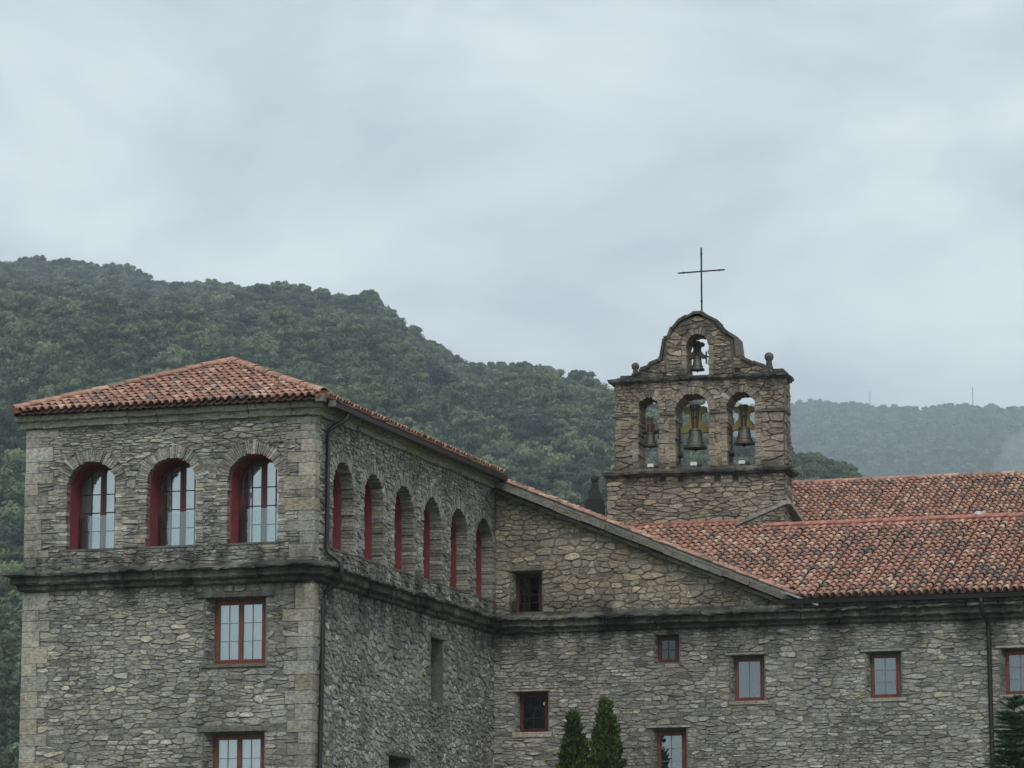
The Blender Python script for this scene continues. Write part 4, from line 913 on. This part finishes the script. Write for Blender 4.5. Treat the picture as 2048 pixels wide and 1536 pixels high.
def floodlight(u, lab):
    p = GF.p(u, 15.6, -.18); f = thing('floodlight', lab, 'floodlight', tuple(p), 'floodlights in the bell arches')
    mb = MB(); mb.box(p+Vector((0, 0, .075)), .17, .1, .09, GF.axes()); mb.build('housing', M['white'], f)
    mb = MB(); mb.box(p+Vector((0, 0, .02)), .05, .05, .06, GF.axes()); mb.build('foot', M['iron'], f)
    mb = MB(); mb.lathe(p+GF.u*.16, [(.06, -.01), (.06, .05), (.03, .08), (0, .085)], 10); mb.build('lens_hood', M['iron'], f, True)
floodlight(-1.35, 'small white floodlight under the small bell in the leftmost arch'); floodlight(-.15, 'small white floodlight on the ledge under the largest bell'); floodlight(1.18, 'small white floodlight on the ledge under the bell nearest the tile roof')
def striker(u, z, lab):
    p = GF.p(u, z, -.3); f = thing('bell_motor', lab, 'bell motor', tuple(p), 'bell motors on the arch jambs')
    mb = MB(); mb.tube([p-GF.n*.0+GF.u*-.06, p+GF.u*.08], .085, 10); mb.build('motor_drum', M['iron'], f)
    mb = MB(); mb.tube([p+Vector((0, 0, -.25)), p+Vector((0, 0, .75))], .022, 6); mb.build('rod', M['iron'], f)
    for dz in (-.2, .3, .55): mb = MB(); mb.box(p+Vector((0, 0, dz))-GF.u*.03, .1, .06, .05, GF.axes()); mb.build('bracket', M['iron'], f)
striker(-.56, 15.95, 'dark bell motor on the jamb beside the largest bell'); striker(.88, 15.95, 'dark bell motor on the jamb beside the bell nearest the tile roof')

# ================================================================== dark pinnacle and slate stack left of the gable
pin = thing('stone_pinnacle', 'dark stone pinnacle with ball top left of the bell gable', 'pinnacle', (.43, 20.5, 14.0))
mb = MB(); mb.box((.43, 20.5, 14.40), .46, .46, .9, None, (.2, .2, 0)); mb.build('plinth', M['black_stone'], pin)
mb = MB(); mb.box((.43, 20.5, 14.90), .42, .42, .12, None, (.2, .2, 0)); mb.build('cap', M['black_stone'], pin)
mb = MB(); v0 = [(.43+x*.17, 20.5+y*.17, 14.96) for x, y in ((-1, -1), (1, -1), (1, 1), (-1, 1))]; v1 = [(.43+x*.065, 20.5+y*.065, 15.46) for x, y in ((-1, -1), (1, -1), (1, 1), (-1, 1))]
mb.prism(v1, v0, (.2, .2, 0)); mb.build('shaft', M['black_stone'], pin)
mb = MB(); mb.lathe((.43, 20.5, 15.55), [(0, -.115), (.07, -.1), (.105, -.05), (.115, 0), (.105, .05), (.07, .1), (0, .115)], 16, (.3, .2, 0)); mb.build('ball', M['black_stone'], pin, True)
stk = thing('slate_chimney_cap', 'stepped stack of pale slates between the pinnacle and the bell gable', 'chimney cap', (.95, 21.2, 14.3))
for k in range(7):
    mb = MB(); r = .48-.055*k; mb.lathe((1.12, 21.2, 14.44+.085*k), [(0, 0), (r, 0), (r+.01, .03), (r-.02, .045), (0, .045)], 14, (.85, .1, 0)); mb.build('slate', M['ashlar'], stk)
mb = MB(); mb.lathe((1.12, 21.2, 13.6), [(.28, 0), (.28, .9), (.12, 1.35), (0, 1.4)], 12, (.2, .2, 0)); mb.build('core', M['dark_stone'], stk)

# ================================================================== foliage
def leaf_quads(rg, n, pos_fn, size, tint_fn, asp=1.6):
    V = []; F = []; T = []
    for _ in range(n):
        p, d, tt = pos_fn(); s = rg.uniform(*size)
        d = (d+Vector((rg.gauss(0, .3), rg.gauss(0, .3), rg.gauss(0, .3)))).normalized()
        a = d.cross(Vector((rg.gauss(0, 1), rg.gauss(0, 1), rg.gauss(0, 1)))).normalized(); b = d.cross(a)
        k = len(V); V += [p-a*s*.5*asp, p+b*s*.5-a*s*.1, p+a*s*.5*asp, p-b*s*.5+a*s*.15]; F.append((k, k+1, k+2, k+3)); T += [tt]*4
    return V, F, T
def crown_mesh(rg, hgt, wid, nclump, per, size, shape, mat='leaf'):
    cl = []
    for _ in range(nclump):
        t = rg.random()**.85; zz = .12+(.86 if shape in (cone, spike) else .70)*t; rad = shape(zz)*wid*math.sqrt(rg.uniform(.25, 1)); a = rg.uniform(0, 6.283)
        cl.append((Vector((rad*math.cos(a), rad*math.sin(a), zz*hgt)), rg.uniform(.5, 1.2)*wid*.36*(.4+.6*min(1, shape(zz))), rg.uniform(.3, .7)))
    for zz in (np.linspace(.3, .99, 13) if shape in (cone, spike) else (.3, .45, .6, .72)): cl.append((Vector((rg.gauss(0, .1), rg.gauss(0, .1), zz*hgt)), wid*max(.05, .36*shape(zz)), rg.uniform(.35, .65)))
    V, F, T = [], [], []
    for c, r, tn in cl:
        def pf():
            d = Vector((rg.gauss(0, 1), rg.gauss(0, 1), rg.gauss(0, .8)+.25)).normalized()
            return c+Vector((d.x, d.y, d.z*.75))*r*min(1.5, rg.gauss(.88, .2)), d, (min(1, max(0, tn+rg.gauss(0, .14))), 0, 0)
        v, f, t = leaf_quads(rg, per, pf, size, None); k = len(V); V += v; F += [tuple(i+k for i in q) for q in f]; T += t
    return mesh('crown', V, F, M[mat], False, T)
rt = random.Random(21)
dome = lambda z: math.sqrt(max(0, 1-((z-.55)/.5)**2)); cone = lambda z: max(.08, 1.05*(1-z))**.8; spike = lambda z: max(.06, (1-z)**.75*(.75+.35*math.sin(z*19))); egg = lambda z: max(.1, (1-z)**.5*min(1, z*3.2))
CROWNS = [crown_mesh(rt, 10.5, 3.5, 30, 110, (.24, .5), dome), crown_mesh(rt, 11.5, 3.1, 30, 110, (.24, .5), egg), crown_mesh(rt, 9.5, 3.8, 32, 110, (.24, .5), dome), crown_mesh(rt, 13.5, 2.5, 36, 95, (.22, .45), cone), crown_mesh(rt, 8.5, 3.2, 28, 110, (.24, .5), egg), crown_mesh(rt, 12.5, 2.8, 32, 100, (.22, .45), spike)]
FARC = [crown_mesh(rt, 8, 3.1, 9, 34, (.7, 1.2), dome, 'far_leaf'), crown_mesh(rt, 7, 2.9, 8, 34, (.7, 1.2), egg, 'far_leaf')]
def trunk_mesh(h, r):
    mb = MB(); pts = [(0, 0, -1), (.1, .05, h*.3), (-.05, .1, h*.6), (.05, 0, h*.9)]; mb.tube(pts, [r, r*.8, r*.5, r*.15], 6)
    rg = random.Random(int(h*10))
    for k in range(5):
        a = rg.uniform(0, 6.28); z = h*rg.uniform(.3, .75); mb.tube([(0, 0, z), (math.cos(a)*1.4, math.sin(a)*1.4, z+.8)], [r*.35, r*.08], 5)
    return mesh('trunk', mb.v, mb.f, M['bark'])
TRUNKS = [trunk_mesh(h, .2) for h in (10.5, 11.5, 9.5, 12.5, 8.5, 11.5)]
def scatter(f, az, D, a0, a1, r0, over, sp0, rmax, rg):
    pts = []; r = r0
    while r < rmax:
        sp = sp0; da = sp/r; a = a0+da*rg.random()
        while a < a1:
            d = float(np.interp(a, az, D)); aa = a+rg.uniform(-.5, .5)*da; rr = r+rg.uniform(-.5, .5)*sp
            if rr < d+over and rg.random() > .06: pts.append((aa, rr))
            a += da
        r += sp*.95
    return pts
ptsA = scatter(hillA, azA, DA, R(-31), R(-7), 415, 15, 9.2, 2250, rt)+scatter(hillA, azA, DA, R(-14.8), R(-8), 600, 10, 6.5, 1200, rt)
RV = Vector((math.cos(R(YAW)), math.sin(R(YAW)), 0)); UV_ = RV.cross(FWD)
def px(p): v = Vector(p)-CAM; d = v.dot(FWD); return 1024+7100*v.dot(RV)/d, 768-7100*v.dot(UV_)/d
SIL = [(-400, 1900), (0, 1900), (30, 1900), (31, 815), (460, 712), (650, 785), (1010, 950), (1212, 1010), (1213, 935), (1228, 935), (1229, 750), (1330, 660), (1395, 600), (1460, 660), (1570, 735), (1571, 935), (1590, 960), (2048, 940), (2400, 930)]
cand = []
for a, r in ptsA:
    if a > R(-12.1): continue
    p = Vector((CAM.x+r*math.sin(a), CAM.y+r*math.cos(a), 0)); p.z = hillA(a, r)-.7
    s = 1.7*rt.uniform(.6, 1.12)*(1.0 if r > 720 else .85); k = rt.choice((0, 0, 0, 1, 1, 2, 2, 2, 3, 4, 4, 5)); rz = rt.uniform(0, 6.28)
    if r > float(np.interp(a, azA, DA))-110: k = (0, 2, 4, 1)[k % 4]
    if k in (3, 5): s *= .66
    if a > R(-14.8): s = 1.0*rt.uniform(.75, 1); k = (0, 2, 4, 1)[k % 4]
    x, y = px(p+Vector((0, 0, 9*s))); vis = -20 < x < 2068 and y < float(np.interp(x, [q[0] for q in SIL], [q[1] for q in SIL]))-12 and y < 1536
    cand.append((not vis, r/s, p, s, k, rz))
cand.sort(key=lambda q: (q[0], q[1]))
near = [c for c in cand if not c[0]][:300]; ids = set(id(c) for c in near); rest = [c for c in cand if id(c) not in ids]
first = {}
for _, _, p, s, k, rz in near:
    t = thing('tree', 'green tree on the lower slope of the wooded hill behind the stone buildings', 'tree', tuple(p), 'trees on the lower slope of the wooded hill')
    t.rotation_euler = (0, 0, rz); t.scale = (s, s, s*rt.uniform(.9, 1.15))
    o = bpy.data.objects.new('crown', CROWNS[k]); COL.objects.link(o); o.parent = t; first.setdefault(k, o)
    o = bpy.data.objects.new('trunk', TRUNKS[k]); COL.objects.link(o); o.parent = t
for k in range(6):
    if k not in first: first[k] = list(first.values())[0]
def forest(name, pts, srcs, label, cat):
    me = bpy.data.meshes.new(name); me.from_pydata([tuple(p) for p, s, k, rz in pts], [], [])
    for nm, ty, vals in (('pick', 'INT', [k for _, _, k, _ in pts]), ('size', 'FLOAT', [s for _, s, _, _ in pts]), ('turn', 'FLOAT', [rz for _, _, _, rz in pts])):
        at = me.attributes.new(nm, ty, 'POINT'); at.data.foreach_set('value', vals)
    o = link(name, me, None, 'stuff'); o['label'] = label; o['category'] = cat
    ng = bpy.data.node_groups.new(name, 'GeometryNodeTree'); ng.interface.new_socket('Geometry', in_out='INPUT', socket_type='NodeSocketGeometry'); ng.interface.new_socket('Geometry', in_out='OUTPUT', socket_type='NodeSocketGeometry')
    L = ng.links.new; gi = ng.nodes.new('NodeGroupInput'); go = ng.nodes.new('NodeGroupOutput'); ip = ng.nodes.new('GeometryNodeInstanceOnPoints'); jn = ng.nodes.new('GeometryNodeJoinGeometry')
    for s in reversed(srcs):
        oi = ng.nodes.new('GeometryNodeObjectInfo'); oi.inputs['Object'].default_value = s; oi.inputs['As Instance'].default_value = True; oi.transform_space = 'ORIGINAL'; L(oi.outputs['Geometry'], jn.inputs[0])
    def attr(nm, ty): n = ng.nodes.new('GeometryNodeInputNamedAttribute'); n.data_type = ty; n.inputs[0].default_value = nm; return n.outputs[0]
    cx = ng.nodes.new('ShaderNodeCombineXYZ'); L(attr('turn', 'FLOAT'), cx.inputs[2])
    ip.inputs['Pick Instance'].default_value = True
    L(gi.outputs[0], ip.inputs['Points']); L(jn.outputs[0], ip.inputs['Instance']); L(attr('pick', 'INT'), ip.inputs['Instance Index']); L(cx.outputs[0], ip.inputs['Rotation']); L(attr('size', 'FLOAT'), ip.inputs['Scale']); L(ip.outputs[0], go.inputs[0])
    md = o.modifiers.new('scatter', 'NODES'); md.node_group = ng; return o
forest('forest', [(p, s, k, rz) for _, _, p, s, k, rz in rest], [first[k] for k in range(6)], 'dense dark green forest covering the upper slope of the near hill', 'forest')
# far hill: a few single trees on the skyline carry the crown shapes, the rest is one mass
ptsB = scatter(hillB, azB, DB, R(-17), R(-7.5), 3400, 9, 10.2, 5400, rt)
far_first = []
for q, (a_, lab) in enumerate(((-13.05, 'lone round tree on the hazy far ridge beside the bell gable'), (-12.92, 'second small round tree on the hazy far ridge beside the bell gable'), (-11.82, 'small tree on the hazy far ridge beside the thinner mast'), (-10.45, 'small tree at the foot of the taller mast on the far ridge'))):
    a_ = R(a_); d = float(np.interp(a_, azB, DB))-3; p = Vector((CAM.x+d*math.sin(a_), CAM.y+d*math.cos(a_), hillB(a_, d)))
    t = thing('ridge_tree', lab, 'tree', tuple(p)); t.scale = (1.7, 1.7, 1.9) if q < 2 else (1.2, 1.2, 1.2)
    o = bpy.data.objects.new('crown', FARC[q % 2]); COL.objects.link(o); o.parent = t; o.location = (0, 0, 1.5)
    o = bpy.data.objects.new('trunk', TRUNKS[4]); COL.objects.link(o); o.parent = t
    far_first.append([c for c in t.children if c.name.startswith('crown')][0] if False else COL.objects[-2] if False else None)
FP = []
for m_ in FARC:
    FP.append([o for o in COL.objects if o.data is m_][0])
fp = []
for a, r in ptsB:
    fp.append((Vector((CAM.x+r*math.sin(a), CAM.y+r*math.cos(a), hillB(a, r)-1)), 1.95*rt.uniform(.55, 1.2), rt.choice((0, 1)), rt.uniform(0, 6.28)))
forest('far_forest', fp, FP, 'hazy blue forest covering the far hill on the right', 'forest')
def mast(a_, h, lab):
    a_ = R(a_); d = float(np.interp(a_, azB, DB)); p = Vector((CAM.x+d*math.sin(a_), CAM.y+d*math.cos(a_), hillB(a_, d)))
    t = thing('radio_mast', lab, 'mast', tuple(p)); mb = MB(); mb.tube([p-Vector((0, 0, 2)), p+Vector((0, 0, h))], [.75, .5], 6); mb.build('pole', M['grey_metal'], t)
    for z in (.75, .92): mb = MB(); mb.box(p+Vector((0, 0, h*z)), 3.2, .5, .6); mb.build('antenna', M['grey_metal'], t)
mast(-12.1, 33, 'thin mast on the far ridge nearer to the bell gable'); mast(-10.44, 36, 'taller thin mast on the far ridge above the nave roof')

# two columnar thujas in front of the wing
def thuja(x, y, h, rad, rg, lab):
    t = thing('thuja', lab, 'conifer', (x, y, 0), 'columnar conifers in front of the wing')
    cl = []
    for _ in range(330):
        zz = rg.uniform(.55, .995); r = rad*min(1.05, ((1-zz)*3.6)**.85)*rg.uniform(.6, 1.06); a = rg.uniform(0, 6.283); cl.append((Vector((x+r*math.cos(a), y+r*math.sin(a), zz*h)), a, rg.uniform(.15, .95)))
    V, F, T = [], [], []
    for c, a, tn in cl:
        ax = Vector((math.cos(a)*.45, math.sin(a)*.45, 1)).normalized()
        for _ in range(36):
            q = c+ax*rg.uniform(-.10, .13)+Vector((rg.gauss(0, .04), rg.gauss(0, .04), rg.gauss(0, .03))); l = rg.uniform(.05, .11); d = (ax+Vector((rg.gauss(0, .45), rg.gauss(0, .45), rg.gauss(0, .2)))).normalized()
            b = d.cross(Vector((rg.gauss(0, 1), rg.gauss(0, 1), rg.gauss(0, 1)))).normalized()*l*.28; k = len(V)
            V += [q-b, q+b, q+d*l+b*.6, q+d*l-b*.6]; F.append((k, k+1, k+2, k+3)); T += [(min(1, max(0, tn+rg.gauss(0, .15))), 0, 0)]*4
    link('crown', mesh('crown', V, F, M['thuja'], False, T), t)
    mb = MB(); n = 10; prof = [(.12, 0), (rad*.75, .4), (rad*.88, h*.35), (rad*.85, h*.62), (rad*.5, h*.82), (rad*.18, h*.93), (0.01, h*.975)]; mb.lathe((x, y, 0), prof, 12, (.12, 0, 0)); mb.build('inner_foliage', M['thuja'], t, True)
    mb = MB(); mb.tube([(x, y, 0), (x, y, h*.8)], [.12, .03], 8); mb.build('trunk', M['bark'], t)
rf = random.Random(5)
thuja(2.68, 11.0, 8.25, .58, rf, 'shorter of the two columnar green conifers in front of the wing')
thuja(3.52, 11.0, 8.58, .57, rf, 'taller of the two columnar green conifers in front of the wing')
# fir at the right edge
def fir(x, y, h, rg):
    t = thing('fir_tree', 'young dark green fir with bare leading shoot at the right edge', 'fir', (x, y, 0))
    mb = MB(); mb.tube([(x, y, 0), (x, y, h*.6), (x, y, h)], [.11, .05, .008], 8); mb.build('trunk', M['bark'], t)
    V, F, T = [], [], []; br = MB(); z = h-.28
    def needle(p, d, l, tn):
        dd = (d+Vector((rg.gauss(0, .45), rg.gauss(0, .45), rg.gauss(0, .35)))).normalized(); b = dd.cross(Vector((rg.gauss(0, 1), rg.gauss(0, 1), rg.gauss(0, 1)))).normalized()*.008; k = len(V)
        V.extend([p-b, p+b, p+dd*l]); F.append((k, k+1, k+2)); T.extend([(min(1, max(0, tn+rg.gauss(0, .15))), 0, 0)]*3)
    while z > 4.5:
        L = min(1.2, .22+(h-z)*.27); nb = 6 if z > h-.5 else 9
        for i in range(nb):
            a = i*6.283/nb+rg.uniform(-.3, .3); l = L*rg.uniform(.65, 1.15); d = Vector((math.cos(a), math.sin(a), .55 if z > h-.5 else rg.uniform(-.05, .45))).normalized(); p0 = Vector((x, y, z+rg.uniform(-.05, .05))); tn = rg.uniform(.3, .8)
            br.tube([p0, p0+d*l], [.012, .004], 4)
            m = int(l*(60 if z > h-.4 else 260))
            for _ in range(m): s = rg.uniform(.05, 1); needle(p0+d*l*s, d, rg.uniform(.05, .085), tn)
            for s in (.35, .5, .65, .8):
                for sg in (-1, 1):
                    sd = (d+Vector((-d.y, d.x, 0))*sg*.9).normalized(); q = p0+d*l*s; sl_ = l*(1-s)*.75+.05; br.tube([q, q+sd*sl_], [.006, .003], 3)
                    for _ in range(int(sl_*200)): needle(q+sd*sl_*rg.random(), sd, rg.uniform(.045, .08), tn)
        z -= rg.uniform(.11, .17)
    for _ in range(60): needle(Vector((x, y, h-rg.uniform(.02, .4))), Vector((0, 0, 1)), .05, .5)
    link('crown', mesh('crown', V, F, M['fir'], False, T), t); br.build('branches', M['bark'], t)
fir(14.02, 9.0, 8.42, rf)
# overhead wires that leave the picture on the left
for k, (z0, z1) in enumerate(((11.77, 8.35), (11.60, 8.2), (11.50, 8.0))):
    a, b = Vector((HW, 12.0, z0)), Vector((-30, 12.0+k*.3, z1)); pts = [a.lerp(b, s)-Vector((0, 0, .12*4*s*(1-s))) for s in np.linspace(0, 1, 14)]
    mb = MB(); mb.tube(pts, .009, 5); o = mb.build('overhead_wire', M['grey_metal']); o['category'] = 'wire'; o['group'] = 'wires leaving the corner block'
    o['label'] = ('topmost of the three thin wires left of the corner block', 'middle of the three thin wires left of the corner block', 'lowest of the three thin wires left of the corner block')[k]
for nm, (lab, cat) in SETTING.items(): COL.objects[nm]['label'] = lab; COL.objects[nm]['category'] = cat
